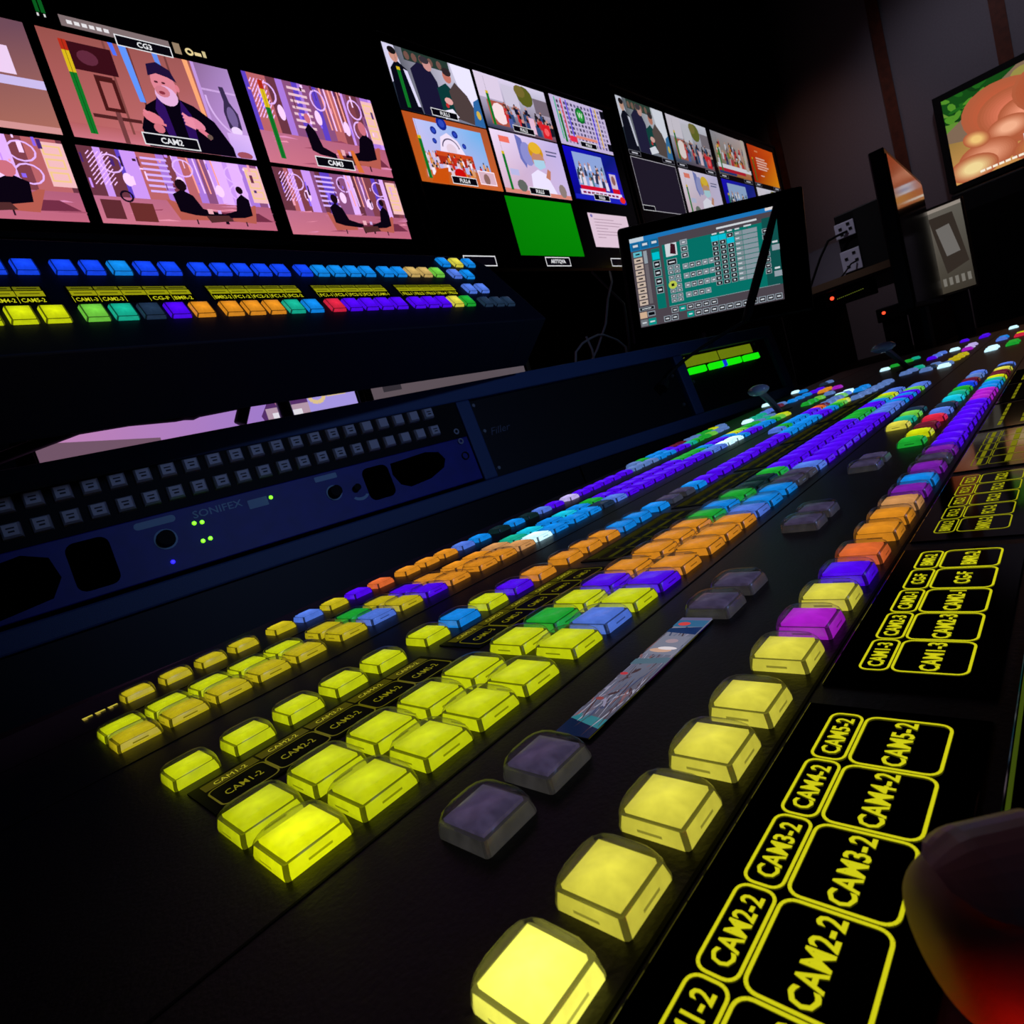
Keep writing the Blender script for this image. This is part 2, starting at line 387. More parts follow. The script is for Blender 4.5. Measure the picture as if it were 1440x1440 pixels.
# ------------------------------------------------------------------ the switcher
G = 0.272
def colx(k): return (k + G * (k // 5)) * U
KH = 0.26 * U
TA = (0.74 * U, 0.78 * U, 0.27 * U, True); TB = (0.89 * U, 0.99 * U, KH, True); TC = (0.77 * U, 0.86 * U, KH, False); TM = (0.80 * U, 0.84 * U, 0.27 * U, False)
TS = (0.70 * U, 0.72 * U, KH, False)
sw = thing('video_switcher', 'large black video switcher panel with rows of coloured lit buttons', 'control panel')
DZ = -KH
body = MB()
body.prism([(-0.21, DZ - 0.006), (-0.205, DZ), (0.371, DZ), (0.375, DZ - 0.005), (0.375, -0.045), (-0.21, -0.045)], 0, -0.62, 1.60)
body.build('deck', DECK, sw)
keys = []       # (x, y, colour, type)
def row(y, s, typ, k0=0):
    for i, c in enumerate(s.replace(' ', '')):
        if c != '-': keys.append((colx(k0 + i), y * U, c, typ))
row(0.00, 'XYYYY YMYVR OOoUB UKUVV VVVVV VMMMB BTLmm YdP', TA)
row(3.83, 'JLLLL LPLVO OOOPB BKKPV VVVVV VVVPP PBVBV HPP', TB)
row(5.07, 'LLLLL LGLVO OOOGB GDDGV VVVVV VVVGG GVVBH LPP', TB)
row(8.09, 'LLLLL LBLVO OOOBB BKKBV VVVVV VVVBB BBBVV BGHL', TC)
row(9.35, 'PGBB BVVRm bbbHP', TC, 30)
row(11.89, 'yyyyy yPyVO OOoWB BBdPV VVVVV VVPPW WBVVB BGHL', TB)
row(13.13, 'LLLLL yGyVO OOoTC BCBGV VVVVV VGGGB VVBLH GGbTb', TB)
row(16.19, '-yyyy yPyVR OOOPB DBDPV wVVVV VbbbB BVVTG GHbb', TC)
row(17.35, 'bGBBV mmbbG GLb', TC, 28)
for x, c in ((20.28, 'G'), (21.6, 'L'), (22.9, 'm'), (24.5, 'E'), (26.0, 'P'), (27.4, 'd'), (29.2, 'C'), (30.6, 'T'), (32.0, 'G'), (33.6, 'N'), (35.0, 'm'), (36.6, 'b'), (38.0, 'P')): keys.append((x * U, 1.10 * U, c, TA))
for x, c in ((24.4, 'Y'), (25.6, 'T'), (26.8, 'H'), (27.9, 'd')): keys.append((x * U, 2.24 * U, c, TA))
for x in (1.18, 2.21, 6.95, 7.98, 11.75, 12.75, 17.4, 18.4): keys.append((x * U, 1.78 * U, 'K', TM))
keys.append((0.70 * U, -2.98 * U, 'F', TA)); keys.append((-.35 * U, -2.98 * U, 'F', TA))
far = [(53.1, 17.8, 'W'), (61.3, 17.9, 'W'), (50.5, 14.7, 'B'), (52, 14.6, 'B'), (53.6, 14.5, 'B'), (59.5, 16.6, 'B'), (55, 14.3, 'V'), (56.5, 14.2, 'V'), (62.5, 15.6, 'd'), (64, 15.5, 'b'),
       (53, 13.0, 'O'), (54.4, 13, 'O'), (53.5, 12, 'M'), (45, 9.55, 'W'), (46.5, 9.4, 'W'), (45.7, 8.5, 'B'), (47, 8.5, 'B'), (40.3, 7.4, 'b'), (41.6, 7.3, 'b'), (42.9, 7.2, 'b'), (44.2, 7.1, 'b'), (45.5, 7.0, 'b'), (46.8, 7.0, 'b'),
       (40.9, 14.7, 'W'), (42.2, 14.7, 'T'), (43.5, 14.7, 'T'), (44.8, 14.9, 'P'), (46.1, 15.0, 'P'), (47.4, 15.1, 'm'), (48.7, 15.2, 'm'), (50, 15.4, 'b'), (44.2, 11.6, 'G'), (45.5, 11.6, 'G'), (46.8, 11.5, 'H'), (49, 11.4, 'b'),
       (61.5, 10.1, 'W'), (63.4, 9.7, 'G'), (65.3, 8.9, 'G'), (66.8, 8.6, 'T'), (60.7, 6.4, 'V'), (62.5, 6.3, 'P'), (64.4, 6.2, 'P'), (50.7, 6.6, 'b'), (52, 6.4, 'b'), (53.4, 6.2, 'T'), (49.2, 5.1, 'b'), (50.6, 5.0, 'd'), (52, 4.9, 'b'), (48.9, 4.0, 'W'), (50.3, 4, 'b'),
       (52.7, 3.9, 'y'), (54.2, 3.8, 'y'), (55.6, 3.7, 'y'), (64.8, 5.3, 'W'), (61, 4, 'M'), (63, 4.05, 'w'), (65.5, 4.1, 'w'), (75.8, 5.8, 'V'), (74.2, 4.1, 'V'), (76, 4.1, 'V'), (53.8, 1.85, 'W'), (55.3, 1.85, 'W'), (62.8, 1.9, 'P'), (64.6, 1.9, 'B'), (77.1, 2.0, 'W'), (54.4, 0.7, 'G'), (56, 0.7, 'G'), (62.2, 0.7, 'E'), (64, 0.7, 'L')]
for x, y, c in far: keys.append((x * U, y * U, c, TA))
keys.sort(key=lambda q: (Vector((q[0], q[1], 0)) - cp).length)
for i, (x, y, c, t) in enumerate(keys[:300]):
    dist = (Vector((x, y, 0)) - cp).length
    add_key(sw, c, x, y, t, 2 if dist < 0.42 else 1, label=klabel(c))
rest = keys[300:]
fm = MB(); fmats = []; fidx = {}
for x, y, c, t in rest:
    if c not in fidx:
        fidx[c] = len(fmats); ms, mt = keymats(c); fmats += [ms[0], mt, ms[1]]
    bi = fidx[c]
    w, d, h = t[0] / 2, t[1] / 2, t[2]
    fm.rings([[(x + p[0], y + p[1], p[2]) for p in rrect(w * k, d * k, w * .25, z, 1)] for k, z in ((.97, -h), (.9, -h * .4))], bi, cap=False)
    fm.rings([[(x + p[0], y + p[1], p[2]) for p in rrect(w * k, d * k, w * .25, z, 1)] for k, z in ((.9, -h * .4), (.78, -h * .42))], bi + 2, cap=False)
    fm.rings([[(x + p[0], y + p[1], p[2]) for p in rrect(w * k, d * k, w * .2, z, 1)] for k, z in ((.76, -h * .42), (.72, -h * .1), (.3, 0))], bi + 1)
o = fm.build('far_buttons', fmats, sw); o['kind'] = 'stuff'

# label displays beside the rows
LBL = (206, 202, 22)
class Flat(Pic):
    """a picture lying in the x-y plane of its parent"""
    def build(s, name, parent, loc=(0, 0, 0), mat=None, strength=1.0):
        s.v = [(x, z, -y) for x, y, z in s.v]
        return Pic.build(s, name, parent, loc, mat, strength)
NAMES = [['CAM1-2', 'CAM2-2', 'CAM3-2', 'CAM4-2', 'CAM5-2'], ['CAM1-3', 'CAM2-3', 'CAM2-1', 'CG-F', 'BMR-2'], ['BMR2-2', 'FC1-2', 'FC2-2', 'FC1-2', 'FC2-2']]
def roundbox(p, x0, y0, x1, y1, t, col, r=0.18):
    rx = r * (y1 - y0) * p.h / p.w * 1.0; ry = r * (y1 - y0); rx = min(rx, (x1 - x0) * .3); ry = min(ry, (y1 - y0) * .3)
    pts = []
    for cx, cy, a0 in ((x1 - rx, y1 - ry, 0), (x0 + rx, y1 - ry, 90), (x0 + rx, y0 + ry, 180), (x1 - rx, y0 + ry, 270)):
        for q in range(5): a = math.radians(a0 + 22.5 * q); pts.append((cx + rx * math.cos(a), cy + ry * math.sin(a)))
    for i in range(20):
        p.line(*pts[i], *pts[(i + 1) % 20], t, col)
        if i: p.n -= 1
for gidx in range(7):
    x0 = colx(gidx * 5) - 0.62 * U
    x1 = x0 + 4.86 * U
    y0, y1 = -2.26 * U, -0.60 * U
    gl = MB().box(x0 + .02 * U, x1, y0, y1, DZ - .0002, DZ + 0.0006).build('label_display', GLASS, sw, bevel=0.0003)
    W, H = x1 - x0, y1 - y0
    p = Flat(W, H, 4e-6)
    cell = 0.855 * U
    xs = 0.42 * U if gidx else 0.42 * U
    dim = 1.0 if gidx < 2 else (0.8 if gidx == 2 else .55)
    col = tuple(int(q * dim) for q in LBL)
    for i in range(5):
        ax, bx = (xs + i * cell) / W, (xs + (i + 1) * cell) / W
        def yv(y): return (y * U - y0) / H
        if gidx < 4:
            roundbox(p, ax + .004, yv(-1.97), bx - .004, yv(-1.24), 0.017 if gidx < 2 else .012, col, .14)
            roundbox(p, ax + .004, yv(-1.20), bx - .004, yv(-0.90), 0.016 if gidx < 2 else .012, col, .30)
        if gidx < 3:
            nm = NAMES[gidx][i]
            p.text(nm, (ax + bx) / 2 , yv(-1.60), .20 * U / H, col, cond=.8, bold=0.022, maxw=(bx - ax) * .90)
            p.text(nm, (ax + bx) / 2, yv(-1.05), .175 * U / H, col, cond=.8, bold=0.022, maxw=(bx - ax) * .84)
        else:
            p.rect(ax + .02, yv(-1.66), bx - .02, yv(-1.54), col); p.rect(ax + .02, yv(-1.09), bx - .02, yv(-1.0), col)
    p.build('lit_lettering', gl, (x0, y0, DZ + 0.0007))
# edge of the keypad display further to the right
gl = MB().box(1.55 * U, 6.0 * U, -3.9 * U, -2.40 * U, DZ - .0002, DZ + .0006).build('label_display', GLASS, sw, bevel=.0003)
p = Flat(4.45 * U, 1.5 * U, 4e-6); p.line(.12, .97, .98, .97, .022, (56, 70, 12)); p.build('lit_lettering', gl, (1.55 * U, -3.9 * U, DZ + .0007))
# label strips between the single row and the twin rows
for gidx in range(8):
    x0 = colx(gidx * 5) - 0.30 * U; W = 4.75 * U; y0, H = 5.98 * U, 1.32 * U
    gl = MB().box(x0, x0 + W, y0, y0 + H, DZ - .0002, DZ + .0005).build('label_strip', plastic('label_film', (5, 5, 4), .55, .12), sw)
    p = Flat(W, H, 4e-6); col = (120, 114, 14) if gidx < 2 else (70, 68, 14)
    ndim = (50, 50, 8)
    for i in range(5):
        ax, bx = .03 + i * .19, .03 + (i + 1) * .19
        p.rect(ax + .004, .70, bx - .004, .93, tuple(int(q * .55) for q in col))
        roundbox(p, ax + .003, .06, bx - .003, .66, .022, tuple(int(q * .75) for q in col) if gidx < 2 else ndim, .16)
        if gidx < 2:
            p.text('CAM%d-%d' % (i + 1, 2 + gidx), (ax + bx) / 2, .36, .16, col, cond=.85, bold=.005, maxw=.12)
            p.text('CAM%d-%d' % (i + 1, 2 + gidx), (ax + bx) / 2, .81, .11, (176, 168, 40), cond=.85, maxw=.11)
        else: p.rect(ax + .02, .3, bx - .02, .42, ndim)
    p.build('lit_lettering', gl, (x0, y0, DZ + .0006))
# tiny legend in front of the furthest single row
p = Flat(.9 * U, .55 * U, 4e-6)
for i in range(3): p.rect(.04 + i * .33, .45, .30 + i * .33, .75, (190, 175, 60)); p.rect(.04 + i * .33, .1, .14 + i * .33, .45, (150, 130, 50))
p.build('lit_lettering', sw, (-.35 * U, 15.95 * U, DZ + .0004))
# narrow glossy strip with an emissive mottled pattern
random.seed(5)
x0, W, y0, H = 2.83 * U, 3.62 * U, 1.60 * U, .56 * U
gl = MB().box(x0, x0 + W, y0, y0 + H, DZ - .0002, DZ + .0009).build('glossy_strip', GLASS, sw, bevel=.0003)
p = Flat(W, H, 3e-6); p.grad(0, 0, 1, 1, (60, 62, 76), (104, 108, 126), (118, 120, 140), (72, 72, 90))
p.rect(0, 0, .10, 1, (10, 24, 52)); p.poly([(.06, 0), (.12, 0), (.14, 1), (.10, 1)], (40, 110, 120))
for i in range(130):
    u = random.betavariate(1.1, 1.5) * .8 + .1; v = random.random(); q = random.random()
    c = random.choice([(96, 88, 104), (130, 126, 150), (70, 60, 70), (120, 84, 88), (58, 66, 96), (150, 150, 168), (88, 96, 120), (60, 44, 50)])
    p.ell(u, v, .004 + .018 * q, .03 + .12 * random.random(), c, 7, random.random() * 3)
p.poly([(.55, 0), (.60, 0), (.57, 1), (.52, 1)], (72, 96, 112)); p.rect(.62, .05, .80, .95, (112, 114, 132))
p.ell(.66, .55, .02, .35, (190, 150, 130)); p.ell(.68, .4, .015, .3, (210, 200, 205)); p.ell(.75, .5, .02, .2, (150, 130, 140)); p.poly([(.82, 0), (.9, 0), (.88, 1), (.84, 1)], (14, 40, 84))
p.rect(.9, 0, .97, 1, (44, 92, 128)); p.ell(.93, .7, .02, .2, (190, 60, 60)); p.rect(.97, 0, 1, 1, (90, 86, 120)); p.ell(.44, .85, .012, .12, (170, 50, 60)); p.ell(.24, .75, .012, .12, (130, 60, 60))
p.build('mottled_pattern', gl, (x0, y0, DZ + .001))
# seams of the deck plate
for y in (-.53 * U, 2.95 * U, 10.4 * U, 14.6 * U): MB().box(-.6, 1.58, y - .0004, y + .0004, DZ - .0003, DZ + .0002).build('deck_seam', RUBBER, sw)
# transition levers
def lever(b, hd, wid):
    bx, by = b
    m = MB(); m.box(bx - .055, bx + .035, by - .006, by + .006, DZ - .0003, DZ + .0008); m.build('lever_slot', RUBBER, sw)
    lv = MB().tube([(bx, by, DZ), ((bx + hd[0]) / 2 + .004, by, (DZ + hd[2]) / 2), hd], [.0042, .0046, .005], 8).build('lever_arm', plastic('lever_grey', (90, 92, 100), .35, .5), sw)
    hm = MB(); n = 9; rings = []
    for i in range(n):
        t = i / (n - 1) * 2 - 1; r = .0085 * math.sqrt(max(.02, 1 - t * t * .92)) ; yy = by + t * wid
        rings.append([(hd[0] + r * 1.5 * math.cos(a), yy, hd[2] + r * .9 * math.sin(a)) for a in [2 * math.pi * q / 12 for q in range(12)]])
    hm.rings(rings).build('lever_handle', plastic('lever_handle_clear', (150, 160, 180), .15, .8), lv, smooth=True)
lever((.865, .264), (.805, .264, .037), .014)
lever((1.154, .154), (1.02, .154, .042), .016)

# ------------------------------------------------------------------ raised auxiliary panel with two rows of keys
A0 = Vector((-0.012, 22.822, 12.853)) * U
e1 = Vector((1, 0.001, -0.016)).normalized(); e2 = Vector((0.016, 1.892, 2.51)); e2 = (e2 - e1 * e2.dot(e1)).normalized(); e3 = e1.cross(e2)
ax_ = thing('auxiliary_panel', 'raised sloping black auxiliary panel with a row of blue keys above coloured keys', 'control panel', frame(A0, e1, e2, e3))
AZ = -KH
# housing outline in local y-z : slope, front skirt straight down, back
dn = Vector((0, 0, -1)); dny, dnz = dn.dot(e2), dn.dot(e3)
F0 = (-2.15 * U, AZ); B0 = (5.3 * U, AZ)
fr = (-.047, -.0783); bk = (B0[0] + dny * .155, B0[1] + dnz * .155)
hs = MB()
X1 = 30.6 * U
prof = [F0, (4.6 * U, AZ), B0, (B0[0] + .004, B0[1] - .012), bk, fr]
hs.prism(prof, 0, -6.5 * U, 28.6 * U)
prof2 = [F0, (3.9 * U, AZ), (4.2 * U, AZ - .004), (bk[0] * .9, bk[1] * .9), bk, fr]
k = len(hs.v); 
hs.rings([[(28.6 * U, *q) for q in prof], [(29.9 * U, *q) for q in [F0, (4.45 * U, AZ), (5.0 * U, AZ), (B0[0], B0[1] - .012), bk, fr]], [(X1, *q) for q in [F0, (3.6 * U, AZ), (4.1 * U, AZ), (B0[0] - .01, B0[1] - .012), bk, fr]]])
hs.build('housing', plastic('aux_housing_paint', (13, 14, 30), .55, .3, bump=.1, bscale=900), ax_, bevel=.0015)
def acol(k): return (k + .262 * (k // 5)) * U
TX = (0.86 * U, 0.98 * U, KH, False); TY = (0.80 * U, 0.92 * U, KH, False)
for i, c in enumerate('LLLLL HTdVO OOOTB EVVVV VVVYG'.replace(' ', '')): add_key(ax_, c, acol(i), 0, TX, 1, label=klabel(c))
for i, c in enumerate('NNNNN NNBNN NNNNN NBBBB BBAAH'.replace(' ', '')): add_key(ax_, c, acol(i), 3.143 * U, TY, 1, label=klabel(c))
for x, y, c in ((26.55, 4.36, 'B'), (27.7, 4.36, 'Y'), (28.85, 4.36, 'B'), (26.46, 3.0, 'P'), (27.56, 2.95, 'B'), (26.35, 1.3, 'P'), (27.5, 1.33, 'P'), (26.5, -.16, 'd'), (27.55, -.18, 'd'), (28.55, -.2, 'd')):
    add_key(ax_, c, x * U, y * U, TY, 1, label=klabel(c))
ANAMES = [['CAM1-2', 'CAM2-2', 'CAM3-2', 'CAM4-2', 'CAM5-2'], ['CAM1-3', 'CAM2-3', '', 'CG-F', 'BMR-2'], ['BMR2-2', 'FC1-2', 'FC2-2', 'FC1-2', 'FC2-2'], ['FC1-1', 'FC2-1', 'FC2-2', 'FC2-2', 'CAM1-1'], ['FILL1', 'FILL2', 'FILL3', 'FILL4', 'FILL5']]
for gidx in range(5):
    x0 = acol(gidx * 5) - .42 * U; W = 4.55 * U; y0, H = .72 * U, 1.16 * U
    gl = MB().box(x0, x0 + W, y0, y0 + H, AZ - .0002, AZ + .0006).build('label_display', GLASS, ax_)
    p = Flat(W, H, 4e-6); col = (196, 196, 26)
    p.rect(.01, .42, .99, .72, (150, 150, 14))
    for i in range(5):
        ax, bx = .01 + i * .196, .01 + (i + 1) * .196
        p.rect(ax + .006, .76, bx - .006, .95, (104, 106, 14)); p.rect(ax, .42, ax + .006, .98, (20, 20, 2)); p.rect(ax + .03, .53, bx - .03, .60, (96, 96, 8)); p.rect(ax + .03, .83, bx - .03, .88, (36, 36, 4))
        p.rect(ax, .04, ax + .004, .40, col)
        if ANAMES[gidx][i]: p.text(ANAMES[gidx][i], (ax + bx) / 2, .20, .22, col, cond=.85, bold=.015, maxw=.16)
    p.build('lit_lettering', gl, (x0, y0, AZ + .0007))
# arm that holds the panel up
ar = thing('support_arm', 'black jointed support arm under the raised auxiliary panel', 'monitor arm')
ARMM = plastic('arm_dark_steel', (60, 66, 86), .35, .5, metal=.3)
def am(x, z): return (-.0425 + (x + .0425) * 1.116, .70, .0725 + (z - .0725) * 1.116)
MB().tube([am(.47, .222), am(.42, .226), am(.36, .236)], .011, 10).build('upper_link', ARMM, ar, smooth=True)
MB().tube([am(.36, .236), am(.345, .234), am(.325, .226), am(.31, .21), (.35, .70, .12), (.345, .70, -.0445)], [.008, .008, .0085, .009, .010, .013], 10).build('post', ARMM, ar, smooth=True)
MB().disc((.345, .70, -.0448), .05, .012, axis=2).build('base', ARMM, ar)
MB().tube([am(.46, .222), (.55, .68, .242), (.56, .63, .25)], .011, 10).build('joint', ARMM, ar, smooth=True)

# ------------------------------------------------------------------ blue rack bay
rex = Vector((.98820, -.15303, 0)); rnh = Vector((.15303, .98820, 0)); t10 = math.radians(10)
rup = Vector((0, 0, 1)) * math.cos(t10) + rnh * math.sin(t10)
rx_ = (rex - rup * .0228).normalized(); rup = (rup + rex * .0228).normalized(); rn = rup.cross(rx_) * -1
rn = rx_.cross(rup) * -1        # away from the viewer
RM = frame((.518, .53, .125), rx_, rn, rup)      # local x along the face, y inwards, z up
rk = thing('rack_bay', 'navy blue sloping equipment rack frame behind the switcher', 'equipment rack', RM)
def bar(x0, x1, z0, z1, name): MB().box(x0, x1, -.004, .02, z0, z1).build(name, NAVY, rk, bevel=.002)
bar(-.62, .80, .012, .036, 'top_rail'); bar(-.62, .80, -.121, -.100, 'bottom_rail')
bar(-.020, .002, -.100, .012, 'divider'); bar(.452, .478, -.100, .012, 'divider'); bar(.772, .80, -.1, .012, 'divider'); bar(-.62, -.585, -.1, .012, 'divider')
MB().box(-.62, .80, .02, .024, -.12, .036).build('back_plate', BLACK, rk)
MB().box(-.62, .80, .02, .11, .030, .036).build('lid', BLACK, rk)
for x in (-.62, .15, .77):
    zf = (-.0390 - .125 + .0225 * (x + .015)) / .985
    MB().box(x, x + .03, .0, .02, zf, -.121).build('foot', BLACK, rk)
sk_ = MB(); sk_.prism([(-.62, -.121), (.80, -.121), (.80, (-.0390 - .125 + .0225 * .80) / .985), (-.62, (-.0390 - .125 - .0225 * .62) / .985)], 1, .004, .012); sk_.build('skirt', BLACK, rk)
MB().box(.36, .70, .055, .058, .036, .047).build('edge_strip', plastic('bare_aluminium', (200, 190, 180), .35, .5, metal=.6), rk)

# intercom unit with two rows of grey keys
ic = thing('intercom_panel', 'rack intercom panel with blue face, two rows of grey keys and green lamps', 'intercom panel', RM.copy())
MB().box(-.583, -.022, .0, .018, -.096, .012).build('chassis', BLACK, ic)
MB().box(-.583, -.022, -.003, .0, -.096, -.036).build('face_plate', BLUE, ic, bevel=.001)
MB().box(-.583, -.022, -.0035, .0, -.036, .012).build('key_bed', plastic('key_bed_black', (7, 7, 7), .6, .1), ic)
km = MB(); km.rings([[(a * .0075, -b * .008, c * .007) for a, c in ((-k, -k), (k, -k), (k, k), (-k, k))] for k, b in ((1, 0), (.93, .6), (.72, 1))])
kmesh = km.mesh('key', [GREYKEY])
icon = MB(); icon.box(-.003, .003, -.00822, -.0081, .0008, .002); icon.box(-.002, .0025, -.00822, -.0081, -.0025, -.001)
iconm = icon.mesh('key_legend', [plastic('legend_ink', (40, 38, 42), .6, .2)])
for r, z in ((0, .0035), (1, -.0200)):
    for i in range(24):
        x = -.5 - .0215 * 3 + .02155 * i
        kk = put('key', kmesh, ic, (x, -.0035, z))
        if i not in (19, 20, 21, 22): put('key_legend', iconm, kk)
GRN = glow('green_lamp', (120, 255, 20), 2.2); BLU = glow('blue_lamp', (40, 30, 255), 2.0)
led = MB().disc((0, -.003, 0), .0021, -.002, axis=1, n=12, r2=.0013).mesh('lamp', [GRN])
for x, z in ((-.364, -.054), (-.357, -.055), (-.362, -.0735), (-.355, -.073), (-.286, -.0485)): put('lamp', led, ic, (x, 0, z))['label'] = 'green indicator lamp'
bl = led.copy(); bl.materials[0] = BLU; q = put('lamp', bl, ic, (-.393, 0, -.085)); q['label'] = 'blue indicator lamp'
KN = plastic('knob_black', (4, 4, 4), .6, .08)
for x, z, r in ((-.392, -.062, .0085), (-.219, -.062, .0075)):
    MB().disc((x, -.003, z), r * 1.2, -.001, n=20).build('knob_dial', plastic('pale_print', (120, 150, 170), .6, .2), ic)
    MB().disc((x, -.004, z), r, -.010, n=20, r2=r * .85).build('knob', KN, ic)
MB().disc((-.193, -.003, -.064), .004, -.008, n=14).build('jack', KN, ic)
PALE = plastic('pale_print', (120, 150, 170), .6, .2)
def flatshape(name, pts, mat, parent, y=-.0032):
    MB().prism(pts, 1, y, y + .0006).build(name, mat, parent)
def rr2(cx, cz, a, b, r, n=4): return [(cx + p[0], cz + p[1]) for p in rrect(a, b, r, 0, n)]
flatshape('label_plate', rr2(-.396, -.0435, .018, .0035, .0034), PALE, ic); flatshape('label_plate', rr2(-.222, -.0425, .013, .003, .001), PALE, ic)
flatshape('label_plate', rr2(-.30, -.0505, .010, .0048, .001), PALE, ic)
ring = MB(); c0 = (-.190, -.072)
ring.prism([(c0[0] + .010 * math.cos(t), c0[1] + .007 * math.sin(t)) for t in [math.radians(a) for a in range(200, 345, 16)]] + [(c0[0] + .007 * math.cos(t), c0[1] + .0035 * math.sin(t)) for t in [math.radians(a) for a in range(344, 199, -16)]], 1, -.0032, -.0026)
ring.build('jack_label', PALE, ic)
HOLE = plastic('speaker_cloth', (2, 2, 2), 1.0, 0.0)
flatshape('speaker_grille', rr2(-.163, -.064, .017, .020, .008), HOLE, ic); flatshape('speaker_grille', [(-.141, -.046), (-.09, -.043), (-.072, -.047), (-.066, -.058), (-.072, -.068), (-.095, -.077), (-.125, -.080), (-.137, -.074), (-.143, -.06)], HOLE, ic)
flatshape('speaker_grille', rr2(-.453, -.066, .017, .023, .008), HOLE, ic); flatshape('speaker_grille', [(-.56, -.05), (-.50, -.042), (-.482, -.05), (-.478, -.07), (-.488, -.086), (-.53, -.092), (-.57, -.09)], HOLE, ic)
vs, fs, wdt = text_tris('SONIFEX', 0.01, 1.15)
tm = MB(); tm.v = [(-.339 + x * .0075, -.0034, -.0460 + y * .0075) for x, y in vs]; tm.f = fs; tm.m = [0] * len(fs); tm.build('maker_lettering', PALE, ic, fix=False)
for i, (x, z) in enumerate(((-.036, -.027), (-.035, -.041), (-.036, -.061))):
    rg = MB(); r0, r1 = (.0040, .0022) if i < 2 else (.0055, .0042)
    rg.rings([[(x + r * math.cos(a), y, z + r * math.sin(a)) for a in [2 * math.pi * q / 16 for q in range(16)]] for r, y in ((r0, -.003), (r0, -.005), (r1, -.005), (r1, -.003))], cap=False); rg.build('washer', STEEL if i < 2 else BLACK, ic)

# blank filler panel
fp = thing('blank_panel', 'blank black filler panel in the rack, right of the intercom panel', 'blank panel', RM.copy())
MB().box(.003, .451, .004, .008, -.099, .011).build('plate', plastic('filler_black', (8, 8, 10), .5, .2), fp)
vs, fs, wdt = text_tris('Filler', 0.0, 1.2)
tm = MB(); tm.v = [(.040 + (x + y * .35) * .010, .0038, -.036 + (y + x * .04) * .010) for x, y in vs]; tm.f = fs; tm.m = [0] * len(fs); tm.build('script_lettering', plastic('faint_print', (70, 72, 82), .6, .2), fp, fix=False)
for x, z in ((.012, -.034), (.012, -.088), (.440, -.02), (.440, -.075), (.010, .004)):
    MB().disc((x, .004, z), .0032, -.002, n=12, r2=.0024).build('screw', STEEL, fp)

# unit with green displays
gu = thing('status_unit', 'black rack unit with two olive green displays above green lit keys', 'rack unit', RM.copy())
MB().box(.479, .771, .004, .018, -.099, .011).build('chassis', BLACK, gu)
OL = glow('olive_display', (110, 128, 14), .85, mottling=.05); GK = glow('green_key', (20, 235, 10), 1.0)
for a, b in ((.489, .592), (.598, .712)): MB().box(a, b, .002, .004, -.0105, .0075).build('display', OL, gu)
for a, b in ((.486, .536), (.549, .592), (.606, .656), (.668, .722)): MB().box(a, b, -.003, .004, -.0265, -.0145).build('lit_key', GK, gu, bevel=.0015)
MB().box(.5935, .6045, -.003, .004, -.0265, -.0145).build('lit_key', glow('blue_key', (20, 50, 235), .8), gu, bevel=.001)
for x, z in ((.485, .004), (.49, -.04), (.73, .006)): MB().disc((x, .004, z), .003, -.002, n=12).build('screw', STEEL, gu)

# gooseneck microphone in front of the touch screen
mc = thing('gooseneck_microphone', 'thin black gooseneck microphone leaning across the touch screen', 'microphone')
MB().tube([(.905, .457, .085), (.92, .453, .096), (.94, .433, .112), (.97, .407, .126), (1.0, .385, .136), (1.04, .360, .147), (1.055, .357, .150)], .0030, 8).build('gooseneck', RUBBER, mc, smooth=True)
MB().tube([(1.055, .357, .150), (1.062, .353, .158), (1.09, .316, .243), (1.118, .284, .322), (1.12, .282, .326)], [.005, .0075, .008, .0055, .003], 12).build('capsule', RUBBER, mc, smooth=True)
MB().tube([(.893, .455, .078), (.91, .454, .089)], [.010, .007], 12).build('socket', RUBBER, mc)

